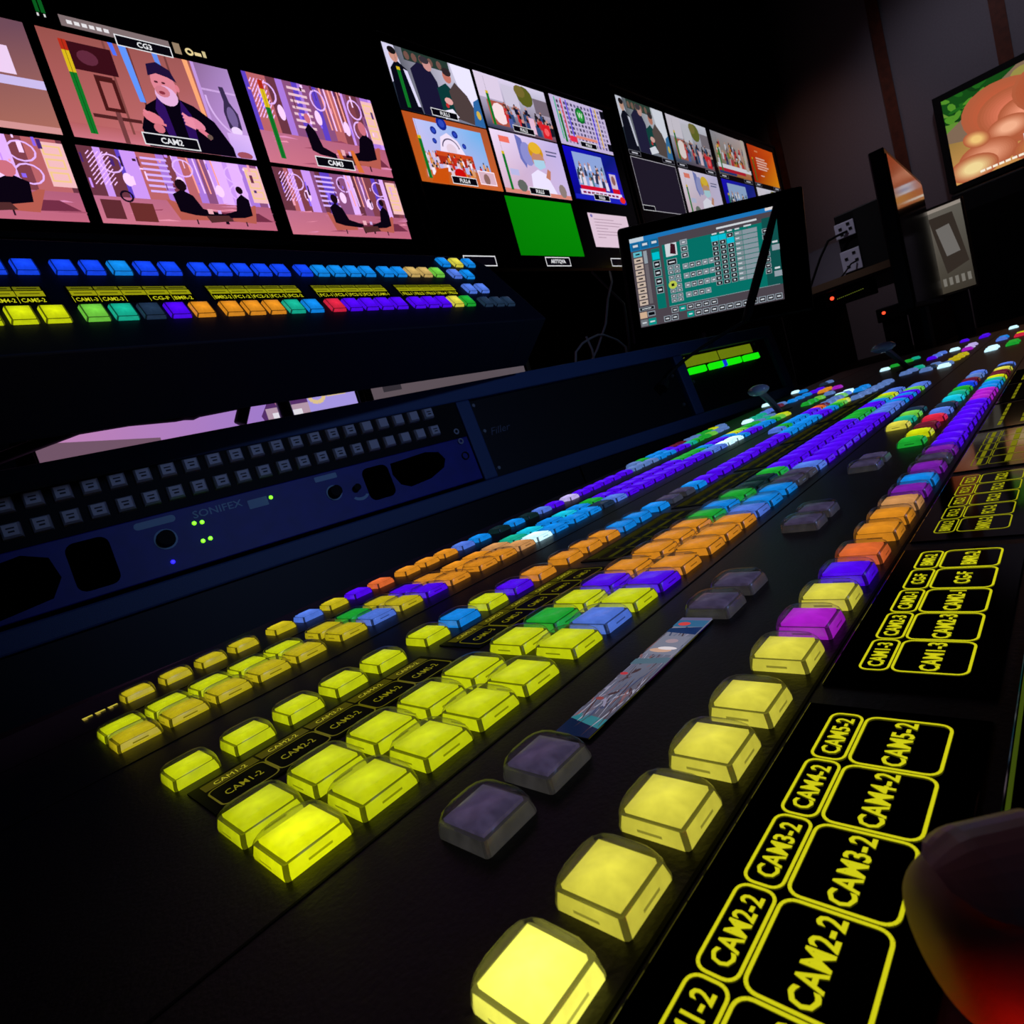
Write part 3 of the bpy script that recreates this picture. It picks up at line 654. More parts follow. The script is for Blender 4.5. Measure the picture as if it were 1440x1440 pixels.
# ------------------------------------------------------------------ picture content for the monitors
PINK = (206, 150, 170)
def man_closeup(p):
    p.grad(0, 0, 1, 1, (196, 128, 116), (206, 150, 150), (170, 116, 104), (160, 104, 88))
    p.grad(0, 0, .62, .14, (206, 140, 140), (216, 150, 150), (190, 124, 116), (188, 120, 110))
    for x, c in ((.42, (120, 76, 66)), (.62, (128, 84, 74)), (.30, (140, 92, 80))): p.rect(x, .1, x + .012, 1, c)
    p.poly([(.38, 1), (.42, 1), (.43, .45), (.40, .45)], (110, 176, 250)); p.poly([(.33, 1), (.355, 1), (.36, .88), (.34, .88)], (90, 140, 250)); p.poly([(.555, 1), (.585, 1), (.59, .8), (.565, .8)], (110, 170, 240))
    p.poly([(.725, 1), (.755, 1), (.765, .35), (.74, .35)], (250, 196, 130))
    p.grad(.775, 0, 1, 1, (196, 170, 220), (210, 190, 236), (176, 160, 200), (150, 130, 160)); p.rect(.77, 0, .79, 1, (200, 178, 226))
    p.ring(1.0, .98, .17, .33, .025, (226, 212, 244), 150, 270); p.line(.79, .72, 1, .72, .022, (220, 206, 240)); p.ring(1.02, .62, .22, .42, .022, (220, 206, 240), 175, 260)
    p.poly([(.90, .78), (.93, .78), (.94, .62), (.975, .5), (.97, .32), (.89, .32), (.885, .5), (.905, .62)], (70, 62, 92)); p.ell(.93, .45, .03, .12, (128, 120, 160)); p.ell(.93, .3, .035, .05, (240, 240, 255))
    p.grad(.86, 0, 1, .27, (200, 190, 240), (210, 200, 250), (226, 214, 250), (220, 205, 245))
    p.rect(.11, .66, .33, .92, (70, 26, 34)); p.ell(.2, .79, .05, .07, (110, 60, 74)); p.rect(.20, .60, .29, .64, (86, 42, 40))
    p.box(.20, .30, .30, .62, .035, (84, 38, 34)); p.rect(.13, .22, .37, .255, (92, 50, 46)); p.rect(.245, .0, .27, .3, (128, 82, 76))
    # seated speaker with dark cap and robe
    p.poly([(.37, 0), (.36, .18), (.42, .42), (.52, .54), (.60, .56), (.70, .50), (.80, .36), (.87, .1), (.87, 0)], (16, 8, 26))
    p.poly([(.50, .54), (.47, .40), (.50, .12), (.54, .1), (.53, .44)], (60, 30, 108)); p.poly([(.63, .54), (.67, .4), (.66, .1), (.61, .1), (.61, .4)], (56, 28, 104))
    p.ell(.565, .68, .068, .155, (226, 160, 160), 18); p.ell(.56, .56, .062, .105, (232, 206, 226), 16); p.ell(.545, .6, .04, .06, (214, 150, 152), 12); p.ell(.54, .585, .018, .018, (150, 70, 80), 8)
    p.poly([(.49, .74), (.50, .86), (.56, .90), (.625, .84), (.645, .72), (.60, .76), (.54, .78)], (42, 30, 70)); p.ell(.637, .66, .012, .04, (226, 150, 150), 8); p.ell(.525, .69, .012, .012, (90, 40, 50), 6); p.ell(.565, .69, .012, .012, (90, 40, 50), 6)
    p.ell(.44, .30, .045, .07, (226, 150, 150), 12, .5); p.line(.42, .34, .40, .37, .03, (230, 160, 160)); p.line(.46, .26, .50, .24, .025, (226, 150, 150)); p.ell(.455, .2, .03, .05, (214, 140, 140), 10)
    p.ell(.68, .31, .04, .075, (230, 160, 170), 12, .5); 
    for q in range(4): p.line(.67, .33 - q * .025, .615, .40 - q * .035, .028, (236, 168, 176))
    p.poly([(.70, .27), (.75, .2), (.74, .15), (.68, .24)], (226, 150, 156)); p.ell(.74, .185, .018, .03, (120, 110, 90), 8)
    p.ell(.93, .03, .05, .04, (170, 104, 110))
def studio_wide(p, v=0):
    r = random.Random(20 + v)
    p.grad(0, 0, 1, .42, (206, 146, 150), (196, 130, 140), (178, 120, 134), (190, 136, 150))
    p.grad(0, .40, 1, 1, (150, 120, 190), (176, 120, 150), (120, 90, 120), (170, 150, 230))
    x = 0
    while x < 1:
        w = r.uniform(.02, .08)
        c = r.choice([(150, 108, 140), (206, 180, 240), (120, 78, 84), (178, 150, 220), (226, 206, 250), (140, 90, 92), (110, 92, 200), (190, 128, 120)])
        p.poly([(x, .36), (x + w, .36), (x + w, 1), (x, 1)], c); x += w
    for q in range(7): y = .46 + q * .075; p.rect(.30, y, .44, y + .03, (214, 206, 255) if v != 1 else (230, 220, 210))
    for q in range(5): xx = .56 + q * .035; p.line(xx, 1, xx + .01, .5, .022, (240, 226, 250) if q % 2 else (245, 190, 160))
    for cx, cy in ((.82, .82), (.82, .55), (.52, .84), (.14, .8)): p.ring(cx, cy, .055, .12, .02, (226, 210, 250), 0, 360, 12)
    p.rect(.90, .42, 1, .96, (236, 214, 196)); 
    for q in range(3): p.box(.905, .48 + q * .16, .985, .60 + q * .16, .02, (236, 226, 150))
    for cx, cy in ((.2, .6), (.48, .62), (.7, .55)): p.ell(cx, cy, .025, .09, (244, 236, 255))
    for q in range(26):      # panelling, lamps and set pieces
        a, b = r.uniform(0, 1), r.uniform(.42, .97); w = r.uniform(.004, .02); h = r.uniform(.02, .16)
        p.rect(a, b, a + w, b + h, r.choice([(246, 236, 255), (120, 70, 90), (206, 176, 250), (90, 60, 130), (236, 190, 190), (150, 130, 240), (70, 44, 60)]))
    for q in range(5):
        for z in range(8): p.line(.03 + q * .022, .5 + z * .055, .05 + q * .022, .55 + z * .055, .012, (240, 220, 250))
    for q in range(14):      # reflections on the polished floor
        a, b = r.uniform(0, 1), r.uniform(0, .36); p.poly([(a, b), (a + r.uniform(.05, .2), b + .01), (a + .1, b + .03)], r.choice([(230, 176, 180), (170, 108, 120), (220, 170, 190), (160, 96, 110)]))
    p.poly([(.58, .08), (.98, .12), (.9, .24), (.55, .22)], (128, 70, 86))
    # two people in armchairs and a low table
    def sitter(cx, s, flip, chair=True):
        f = -1 if flip else 1
        if chair: p.poly([(cx - f * .12 * s, .36), (cx - f * .10 * s, .36), (cx - f * .02 * s, .22), (cx + f * .10 * s, .22), (cx + f * .10 * s, .10), (cx - f * .08 * s, .08)], (186, 120, 96)); p.line(cx, .1, cx, .03, .02, (60, 40, 50))
        p.poly([(cx - f * .07 * s, .20), (cx - f * .08 * s, .44), (cx - f * .03 * s, .52), (cx + f * .02 * s, .44), (cx + f * .05 * s, .26), (cx + f * .15 * s, .20), (cx + f * .15 * s, .14), (cx, .16)], (22, 14, 30))
        p.ell(cx - f * .025 * s, .58, .028 * s, .075 * s, (40, 26, 32) if v % 2 == 0 else (206, 140, 140), 10); p.line(cx + f * .15 * s, .2, cx + f * .16 * s, .05, .03, (22, 16, 34))
    if v == 0: sitter(.50, 1.15, False); sitter(.80, .8, True)
    elif v == 1: sitter(.40, .8, False, False); sitter(.80, 1.2, True)
    elif v == 2: sitter(.42, 1.0, False); sitter(.78, .75, True)
    else: sitter(.70, 1.3, True)
    p.poly([(.56, .16), (.70, .18), (.72, .10), (.58, .06)], (96, 66, 60)); p.rect(.58, .19, .61, .26, (230, 200, 190)); p.rect(.64, .2, .66, .25, (210, 200, 230))
    if v == 1: p.poly([(.56, .0), (.60, .0), (.57, .25), (.545, .25)], (214, 140, 70)); p.poly([(.68, .0), (.73, .0), (.69, .27), (.66, .27)], (214, 140, 70))
    if v == 0: p.rect(.02, .05, .12, .3, (110, 66, 66)); p.rect(.16, .03, .28, .28, (120, 70, 60)); p.ring(.16, .36, .03, .07, .025, (30, 20, 40), 0, 360, 10)
def crowd(p, r, x0, x1, y0, y1, n, pal, s=.03):
    for i in range(n):
        t = 1 - i / n; x = r.uniform(x0, x1); y = y0 + (y1 - y0) * t; q = s * (1.3 - .5 * t)
        p.poly([(x - q, y - q * 5), (x + q, y - q * 5), (x + q * .8, y), (x - q * .8, y)], r.choice(pal)); p.ell(x, y + q * .9, q * .5, q * 1.1, r.choice([(206, 160, 140), (60, 44, 40), (180, 130, 110), (40, 34, 36)]), 8)
def handshake(p, cool=False):
    p.grad(0, 0, 1, 1, (46, 60, 74), (150, 156, 170), (222, 226, 236), (50, 64, 70)); p.poly([(.74, 1), (1, 1), (1, .2), (.8, .35)], (232, 236, 248)); p.poly([(0, 1), (.12, 1), (.16, .6), (0, .4)], (214, 218, 232))
    p.rect(.2, .82, .72, 1, (52, 74, 64))
    for x in (.24, .32, .4, .5, .6): p.ell(x, .9, .03, .07, (128, 100, 88), 8)
    p.poly([(0, 0), (.02, .62), (.1, .78), (.2, .66), (.25, 0)], (18, 20, 34)); p.ell(.09, .84, .045, .11, (206, 160, 140), 12); p.ell(.085, .91, .045, .06, (34, 28, 30), 10); p.poly([(.16, .66), (.2, .64), (.24, .1), (.21, .1)], (220, 224, 240))
    p.poly([(.26, .0), (.24, .7), (.34, .84), (.46, .8), (.52, .6), (.52, .0)], (38, 36, 66)); p.ell(.45, .84, .05, .10, (204, 160, 150), 12); p.ell(.43, .91, .055, .06, (70, 66, 72), 10)
    p.poly([(.5, .05), (.5, .5), (.62, .62), (.7, .5), (.66, .1)], (22, 74, 70)); p.poly([(.66, .05), (.64, .5), (.74, .68), (.86, .5), (.96, .1), (.9, 0)], (92, 80, 76)); p.ell(.66, .74, .05, .11, (196, 130, 110), 12); p.ell(.67, .82, .055, .07, (60, 52, 54), 10)
    p.poly([(.48, .12), (.62, .2), (.68, .08), (.5, .0)], (236, 240, 250)); p.ell(.60, .32, .05, .06, (226, 180, 170), 10); p.ell(.57, .24, .02, .04, (200, 60, 60), 8)
    p.poly([(.86, .0), (1, .0), (1, .5), (.92, .42)], (60, 120, 170)); p.ell(.95, .2, .03, .08, (210, 190, 90), 8)
def street(p):
    r = random.Random(4)
    p.grad(0, 0, 1, 1, (60, 74, 96), (120, 90, 100), (212, 214, 226), (226, 220, 236)); p.rect(0, .55, .32, .98, (220, 214, 226)); p.rect(.34, .5, .55, .9, (206, 206, 216)); p.ell(.66, .78, .12, .2, (104, 110, 44), 12); p.ell(.60, .86, .08, .12, (128, 120, 60), 10); p.rect(.78, .5, 1, .8, (128, 120, 128))
    p.rect(.08, .08, .34, .52, (178, 100, 80)); p.ell(.22, .3, .10, .2, (240, 226, 222), 12)
    crowd(p, r, .3, .98, .2, .52, 46, [(30, 34, 60), (60, 90, 130), (200, 60, 60), (190, 190, 206), (40, 44, 50), (90, 110, 170), (150, 140, 140)], .028)
    p.rect(.80, .02, .93, .3, (214, 44, 54)); p.rect(.62, .05, .7, .36, (226, 196, 210)); p.ell(.865, .15, .04, .08, (240, 110, 110), 8)
def conference(p):
    r = random.Random(6); p.rect(0, 0, 1, 1, (196, 190, 214))
    for i in range(14):
        for j in range(9): p.rect(.1 + i * .062, .06 + j * .1, .135 + i * .062, .12 + j * .1, r.choice([(110, 104, 140), (150, 140, 170), (80, 76, 100)]))
    p.ell(.48, .7, .085, .17, (24, 120, 54), 18); p.ell(.48, .7, .06, .12, (60, 170, 80), 14); p.text('W', .48, .70, .12, (236, 250, 236))
    for x, c in ((.05, (60, 190, 140)), (.16, (220, 70, 90)), (.25, (90, 60, 220)), (.72, (90, 60, 220)), (.80, (220, 190, 60))): p.rect(x, .1, x + .02, .95, c)
    p.rect(.9, .06, .98, .22, (20, 20, 30)); p.rect(.9, .78, .98, .95, (20, 20, 30)); p.rect(.18, .08, .3, .2, (226, 60, 90)); p.rect(.3, .18, .7, .24, (220, 150, 130))
def church(p):
    r = random.Random(8); p.grad(0, 0, 1, 1, (196, 110, 40), (206, 116, 60), (176, 100, 60), (190, 100, 44)); p.grad(.1, .2, .9, .92, (206, 196, 226), (170, 190, 226), (120, 190, 232), (196, 206, 240))
    p.poly([(.32, .5), (.36, .72), (.45, .8), (.56, .7), (.62, .5)], (236, 230, 240)); p.ring(.46, .55, .10, .16, .02, (90, 80, 110), 10, 170); p.ell(.46, .55, .06, .09, (226, 214, 220))
    for x, y, s in ((.30, .80, .035), (.42, .93, .06), (.55, .80, .035), (.28, .64, .025), (.63, .64, .025)): p.ell(x, y, s, s * 1.7, (28, 52, 150), 12); p.ell(x, y, s * .6, s, (60, 90, 190), 10)
    p.rect(.26, .42, .70, .50, (206, 90, 40)); p.rect(.26, .3, .70, .43, (176, 60, 34))
    crowd(p, r, .06, .9, .16, .46, 60, [(220, 206, 210), (240, 236, 240), (190, 120, 70), (206, 60, 40), (214, 170, 120), (150, 140, 170), (226, 150, 60)], .018)
    p.ell(.47, .16, .07, .1, (206, 24, 24), 12); p.poly([(.1, .0), (.3, .0), (.34, .25), (.2, .2)], (206, 100, 24)); p.rect(.70, .06, .92, .28, (216, 190, 196)); p.ell(.8, .15, .04, .09, (150, 120, 110), 10); p.box(.70, .06, .92, .28, .015, (250, 240, 240))
def clinic(p):
    p.grad(0, 0, 1, 1, (214, 190, 200), (206, 196, 226), (196, 190, 226), (236, 226, 240)); p.poly([(.34, 1), (.42, .95), (.46, .7), (.40, .45), (.34, .6)], (120, 130, 190)); p.ell(.46, .7, .09, .2, (150, 156, 206), 14)
    p.ell(.60, .76, .11, .17, (208, 160, 40), 18); p.ell(.61, .62, .10, .14, (196, 150, 120), 14); p.poly([(.53, .62), (.70, .64), (.70, .52), (.60, .46), (.53, .52)], (176, 216, 226)); p.ell(.60, .83, .09, .1, (226, 190, 60), 12)
    p.poly([(.40, 0), (.44, .36), (.56, .46), (.68, .40), (.80, .0)], (232, 232, 246)); p.poly([(.66, .34), (.72, .5), (.76, .46), (.72, .3)], (196, 140, 110))
    p.rect(.1, .82, .24, .92, (236, 130, 110)); p.rect(.76, .80, .94, .825, (110, 110, 140)); p.rect(.76, .74, .92, .765, (90, 100, 140)); p.rect(0, 0, 1, .07, (216, 150, 130)); p.ell(.26, .14, .07, .1, (110, 120, 110), 10); p.ell(.88, .14, .06, .12, (150, 140, 130), 10); p.rect(.14, .3, .26, .4, (190, 196, 226))
def bulletin(p):
    r = random.Random(9); p.grad(0, 0, 1, 1, (20, 20, 140), (60, 40, 190), (24, 40, 130), (30, 20, 200)); p.rect(.14, .28, .70, .92, (150, 176, 214))
    crowd(p, r, .16, .68, .38, .72, 34, [(60, 70, 100), (190, 196, 206), (130, 120, 120), (90, 140, 150), (220, 220, 226)], .026)
    p.rect(.74, .2, .94, .64, (36, 40, 190)); p.rect(.77, .3, .9, .6, (206, 196, 206)); p.ell(.835, .47, .04, .1, (150, 110, 100), 10); p.rect(.77, .2, .92, .3, (206, 24, 50)); p.rect(.14, .2, .62, .28, (206, 24, 60)); p.rect(.12, .1, .94, .2, (226, 220, 240))
    for q in range(9): p.rect(.16 + q * .08, .125, .22 + q * .08, .165, (140, 40, 90))
    p.rect(0, 0, 1, .09, (40, 50, 190)); p.ell(.93, .08, .06, .07, (226, 60, 50), 10)
def sports(p):
    r = random.Random(12); p.grad(0, 0, 1, 1, (120, 110, 60), (190, 110, 60), (190, 170, 170), (150, 150, 160)); crowd(p, r, .05, .95, .3, .8, 60, [(190, 60, 60), (206, 206, 214), (110, 130, 60), (206, 130, 50), (60, 70, 110)], .03); p.rect(0, .14, 1, .24, (226, 226, 236)); p.rect(0, .06, .8, .14, (190, 30, 50)); p.rect(0, 0, .5, .06, (40, 60, 120)); p.rect(.86, .2, .95, 1, (190, 180, 170))
def title_card(p):
    p.grad(0, 0, 1, 1, (170, 30, 10), (240, 150, 20), (226, 90, 20), (200, 60, 20))
    for q in range(5): p.rect(.24, .66 - q * .07, .24 + (.34, .42, .38, .44, .36)[q], .70 - q * .07, (240, 190, 170))
    p.rect(.24, .84, .36, .88, (230, 140, 90)); p.rect(.3, .2, .44, .23, (240, 190, 170))
TVB = plastic('tv_bezel_black', (9, 9, 10), .35, .35); TVG = plastic('tv_glass_black', (3, 3, 4), .12, .5)
def make_tv(name, label, x0, x1, z0, z1, y, cat='monitor', depth=.05):
    t = thing(name, label, cat, Matrix.Translation((x0, y, z0))); w, h = x1 - x0, z1 - z0
    m = MB(); m.box(0, w, .004, depth, 0, h); m.build('case', TVB, t, bevel=.004)
    b = .012
    for n, a in (('bezel', (0, w, -.004, .004, 0, b)), ('bezel', (0, w, -.004, .004, h - b, h)), ('bezel', (0, b, -.004, .004, b, h - b)), ('bezel', (w - b, w, -.004, .004, b, h - b))): MB().box(*a).build(n, TVB, t, bevel=.001)
    s = MB().box(b, w - b, 0, .004, b, h - b).build('screen', TVG, t)
    MB().box(w * .35, w * .65, depth, 1.5 - y, h * .35, h * .6).build('wall_bracket', TVB, t)
    return t, s
def cell(scr, x0, x1, z0, z1, ox, oz, fn, lab=None, meter=None, name='picture', st=1.0, tint=None, con=1.0):
    p = Pic(x1 - x0, z1 - z0); fn(p)
    if tint or con != 1.0:
        t = tint or (1, 1, 1)
        p.c = [tuple(min(1.6, (q ** con) * t[i]) for i, q in enumerate(c)) for c in p.c]
    if meter is not None: p.meter(lv=meter)
    if lab: p.tagbox(lab, *(.50, .075, .31, .125))
    return p.build(name, scr, (x0 - ox, -.0002, z0 - oz), strength=st)
# left monitor wall screen
tv1, s1 = make_tv('wall_monitor', 'wall monitor at the upper left showing pink studio camera views', -.40, 1.19, .640, 1.44, 1.2)
ox, oz = -.40, .640
cell(s1, -.010, .366, .833, 1.030, ox, oz, lambda p: (p.grad(0, 0, 1, 1, (150, 90, 80), (176, 110, 96), (110, 74, 90), (120, 80, 70)), p.rect(0, .40, 1, .48, (206, 190, 240)), p.rect(.6, .5, .7, .75, (240, 206, 240)), p.rect(.74, .5, .9, .75, (240, 210, 245)), p.line(.42, 1, .52, .52, .05, (250, 180, 110)), p.line(.62, .4, .72, .0, .05, (110, 60, 56)), p.rect(0, 0, 1, .06, (214, 150, 150))))
cell(s1, .384, .736, .833, 1.030, ox, oz, man_closeup, 'CAM2', 1.0, st=.95, tint=(1.1, .84, 1.08), con=1.15)
cell(s1, .769, 1.123, .833, 1.036, ox, oz, lambda p: studio_wide(p, 1), 'CAM3', 1.0, tint=(1.15, .84, 1.12), con=1.22)
cell(s1, -.010, .358, .674, .821, ox, oz, lambda p: studio_wide(p, 3), tint=(1.15, .84, 1.12), con=1.22)
cell(s1, .380, .731, .674, .818, ox, oz, lambda p: studio_wide(p, 0), tint=(1.15, .84, 1.12), con=1.22)
cell(s1, .768, 1.122, .668, .823, ox, oz, lambda p: studio_wide(p, 2), tint=(1.15, .84, 1.12), con=1.22)
def cg(p):
    p.rect(.13, .07, .68, .17, (128, 110, 112)); 
    for q in range(6): p.rect(.16 + q * .035, .10, .185 + q * .035, .135, (230, 226, 230))
    p.rect(.70, .06, .74, .17, (150, 128, 104)); p.ring(.79, .11, .02, .03, .02, (226, 206, 150), 0, 360, 8); p.rect(.82, .085, .86, .12, (226, 206, 150)); p.rect(.87, .085, .89, .15, (206, 190, 140))
    p.tagbox('CG3', .53, .055, .30, .11)
cell(s1, .384, .736, 1.028, 1.23, ox, oz, cg, name='caption_overlay')
cell(s1, .395, .41, 1.05, 1.23, ox, oz, lambda p: (p.rect(0, .04, .4, 1, (10, 90, 30)), p.rect(.55, .04, 1, 1, (10, 90, 30)), p.rect(0, 0, .2, .03, (220, 220, 220)), p.rect(.7, 0, .9, .03, (220, 220, 220))), name='level_meter')
cell(s1, -.01, .33, 1.08, 1.25, ox, oz, lambda p: (p.rect(0, 0, 1, 1, (40, 26, 20)), p.line(.3, 0, .6, 1, .04, (120, 90, 60))))
# middle screen
tv2, s2 = make_tv('wall_monitor', 'middle wall monitor showing news feeds and a green block', 1.205, 2.40, .575, 1.25, 1.2)
ox, oz = 1.205, .575
C1, C2, C3 = (1.226, 1.570), (1.584, 1.945), (1.975, 2.326)
cell(s2, *C1, 1.034, 1.214, ox, oz, handshake, 'FULL1', .8, tint=(1.1, 1.0, 1.12), con=1.2); cell(s2, *C2, 1.043, 1.218, ox, oz, street, 'FULL2', .8, tint=(1.1, 1.0, 1.12), con=1.2); cell(s2, *C3, 1.045, 1.222, ox, oz, conference, 'FULL3', .8, tint=(1.1, 1.0, 1.12), con=1.2)
cell(s2, *C1, .835, 1.030, ox, oz, church, 'FULL4', .8, tint=(1.1, 1.0, 1.12), con=1.2); cell(s2, *C2, .836, 1.038, ox, oz, clinic, 'FULL5', .8, tint=(1.1, 1.0, 1.12), con=1.2); cell(s2, *C3, .846, 1.039, ox, oz, bulletin, 'FULL6', tint=(1.1, 1.0, 1.12), con=1.2)
cell(s2, 1.568, 1.928, .630, .823, ox, oz, lambda p: p.grad(0, 0, 1, 1, (4, 124, 4), (4, 130, 4), (6, 140, 6), (6, 132, 6)))
def doc(p):
    p.rect(0, 0, 1, 1, (222, 196, 214))
    for q in range(7): p.rect(.12, .82 - q * .09, .12 + (.5, .7, .62, .3, .55, .66, .2)[q], .84 - q * .09, (170, 140, 160))
    p.ell(.08, .92, .03, .05, (120, 110, 180), 8)
cell(s2, 2.022, 2.30, .668, .797, ox, oz, doc)
for a, b, c, tx in ((1.69, 1.83, 1, 'ARTTQVA'), (2.10, 2.24, 1, ''), (1.30, 1.44, 1, '')):
    cell(s2, a, b, .594, .626, ox, oz, lambda p: p.tagbox(tx, .5, .5, 1, 1), name='caption_box')
# right screen
tv3, s3 = make_tv('wall_monitor', 'far wall monitor of small news tiles, partly behind the touch screen', 2.425, 4.36, .55, 1.36, 1.2)
ox, oz = 2.425, .55
XS = ((2.462, 2.866), (2.895, 3.325), (3.379, 3.832), (3.875, 4.29)); Z1, Z2 = (1.092, 1.312), (.836, 1.062)
for i, fn in enumerate((handshake, street, sports, title_card)): cell(s3, *XS[i], *Z1, ox, oz, fn, None, .8 if i else None, st=.72)
cell(s3, *XS[0], *Z2, ox, oz, lambda p: (p.rect(0, 0, 1, 1, (34, 28, 44)), p.box(0, 0, 1, 1, .012, (190, 186, 196)), p.tagbox('', .13, .05, .26, .1)), st=.8)
for i, fn in enumerate((clinic, bulletin, street)): cell(s3, *XS[i + 1], *Z2, ox, oz, fn, None, .8, st=.75)
for i in range(4):
    for a, b in ((.0, .24), (.72, 1.0)):
        w = XS[i][1] - XS[i][0]
        cell(s3, XS[i][0] + a * w, XS[i][0] + b * w, 1.070, 1.090, ox, oz, lambda p: (p.tagbox('', .5, .5, 1, 1, (120, 120, 130)), p.rect(.25, .35, .75, .65, (180, 180, 190))), name='caption_box')

# lower screens seen through the gap under the raised panel
t4, s4 = make_tv('desk_monitor', 'small monitor with pink and violet picture under the raised panel', .075, .545, -.045, .300, .80)
def lowpic(p):
    p.grad(0, 0, 1, 1, (196, 130, 190), (120, 70, 190), (150, 130, 230), (206, 140, 190)); p.poly([(0, .8), (.3, .74), (.3, .70), (0, .72)], (120, 90, 110)); p.poly([(.62, .75), (.75, .98), (.82, .9), (.8, .6), (.66, .6)], (90, 50, 110)); p.poly([(.66, .9), (.75, 1), (.7, .7)], (226, 150, 170))
    p.rect(.80, .62, 1, .92, (176, 160, 240)); p.rect(.64, .70, .80, .78, (190, 160, 180)); p.rect(.66, .725, .77, .755, (240, 236, 246)); p.ring(.84, .80, .03, .03, .02, (236, 206, 150), 0, 360, 8); p.rect(.88, .79, .96, .815, (226, 200, 150)); p.rect(.90, .82, .92, .86, (226, 200, 150)); p.rect(.6, .60, 1, .68, (96, 40, 170)); p.rect(.35, .6, .6, .68, (150, 110, 190)); p.line(.5, .66, .8, .705, .018, (240, 236, 250))
Pq = Pic(.44, .315); lowpic(Pq); Pq.build('picture', s4, (.015, -.0002, .015), strength=.85)
t5, s5 = make_tv('desk_monitor', 'small dim grey monitor right of the pink one under the raised panel', .548, .98, -.045, .272, .80)
Pq = Pic(.40, .285); Pq.grad(0, 0, 1, 1, (110, 96, 104), (110, 100, 108), (104, 92, 100), (110, 96, 104)); Pq.rect(.06, .84, .16, .90, (60, 54, 62)); Pq.rect(.55, .7, .6, .8, (200, 190, 196)); Pq.build('picture', s5, (.015, -.0002, .015), strength=.7)

# ------------------------------------------------------------------ touch screen
tex = Vector((.543, -.832, -.116)).normalized(); tup = Vector((.05, -.106, .993)); tup = (tup - tex * tup.dot(tex)).normalized(); tn = tup.cross(tex)
tn = tex.cross(tup) * -1
ts = thing('touch_screen', 'tilted black touch screen showing a teal menu page of white keys', 'monitor', frame((1.267, .492, .297), tex, tn, tup))
MB().box(-.172, .207, .0006, .028, -.128, .122).build('case', TVB, ts, bevel=.006)
sc = MB().box(-.166, .201, -.0012, .0006, -.122, .116).build('screen', TVG, ts)
MB().box(-.05, .05, .028, .06, -.05, .05).build('mount', TVB, ts)
MB().tube([(0, .06, 0), (.0, .10, -.05), (0, .13, -.334)], .016, 10).build('stand', TVB, ts)
W, H = .30, .1875; p = Pic(W, H, 4e-6); TEAL = (6, 116, 106); GR = (78, 70, 78); WH = (214, 220, 226); DK = (10, 12, 18); SILV = (150, 162, 172)
p.rect(0, 0, 1, 1, GR); p.rect(0, .955, 1, 1, (30, 120, 190)); p.rect(0, .955, .1, 1, (200, 214, 226)); p.rect(.93, .97, 1, 1, (226, 220, 220)); p.rect(0, .86, .2, .955, (20, 120, 180))
for q in range(3): p.rect(.01 + q * .066, .87, .066 + q * .066, .945, (20, 100, 150)); p.rect(.02 + q * .066, .90, .055 + q * .066, .925, WH)
p.rect(.22, .17, .98, .86, TEAL); p.rect(.14, .17, .20, .84, TEAL); p.rect(.80, .165, .805, .92, (60, 70, 80)); p.rect(.90, .17, 1.0, .9, (16, 84, 80)); p.rect(.60, .895, .87, .915, WH)
for q in range(9): p.rect(.015, .79 - q * .068, .075, .845 - q * .068, (96, 190, 206) if q == 0 else (206, 186, 170)); p.rect(.03, .81 - q * .068, .06, .825 - q * .068, DK)
p.rect(.085, .70, .11, .84, SILV); p.rect(.085, .25, .11, .69, (110, 104, 110)); p.rect(.005, .185, .115, .225, SILV); p.rect(.01, .19, .11, .22, DK); p.rect(.025, .2, .09, .21, WH)
p.rect(.005, .1, .055, .17, (214, 180, 150)); p.rect(.06, .11, .115, .165, SILV); p.rect(.065, .12, .11, .155, DK); p.rect(.005, .01, .055, .085, (120, 124, 130)); p.rect(.06, .01, .115, .085, (6, 150, 140)); p.rect(.015, .04, .045, .055, WH); p.rect(.07, .04, .105, .055, WH)
for q in range(5):
    y = .72 - q * .095
    p.rect(.145, y, .195, y + .08, (0, 200, 214) if q == 0 else SILV)
    if q: p.rect(.15, y + .008, .19, y + .072, DK); p.rect(.158, y + .03, .182, y + .05, WH)
p.rect(.24, .72, .32, .86, WH); p.poly([(.28, .86), (.31, .84), (.31, .73), (.27, .75)], (60, 20, 34)); p.rect(.24, .62, .31, .69, SILV); p.rect(.245, .627, .305, .683, DK); p.rect(.255, .647, .295, .662, WH)
for q in range(3): p.rect(.345, .81 - q * .07, .395, .87 - q * .07, SILV); p.rect(.352, .82 - q * .07, .388, .86 - q * .07, DK if q else (120, 130, 140)); p.rect(.36, .832 - q * .07, .38, .848 - q * .07, WH)
for rr in range(4):
    y = .52 - rr * .105
    for hh in (0, 1):
        for c in range(2): p.rect(.24 + c * .045, y + .052 - hh * .048, .28 + c * .045, y + .095 - hh * .048, SILV); p.rect(.247 + c * .045, y + .06 - hh * .048, .273 + c * .045, y + .085 - hh * .048, DK); p.rect(.252 + c * .045, y + .066 - hh * .048, .268 + c * .045, y + .078 - hh * .048, WH)
    for c in range(5 if rr < 3 else 4): p.rect(.345 + c * .045, y + .03, .384 + c * .045, y + .088, SILV); p.rect(.352 + c * .045, y + .04, .378 + c * .045, y + .078, DK if c in (1, 2) else (110, 120, 126)); p.rect(.357 + c * .045, y + .05, .373 + c * .045, y + .066, WH)
p.ell(.262, .405, .03, .045, (190, 206, 80), 14); p.rect(.252, .39, .272, .42, DK)
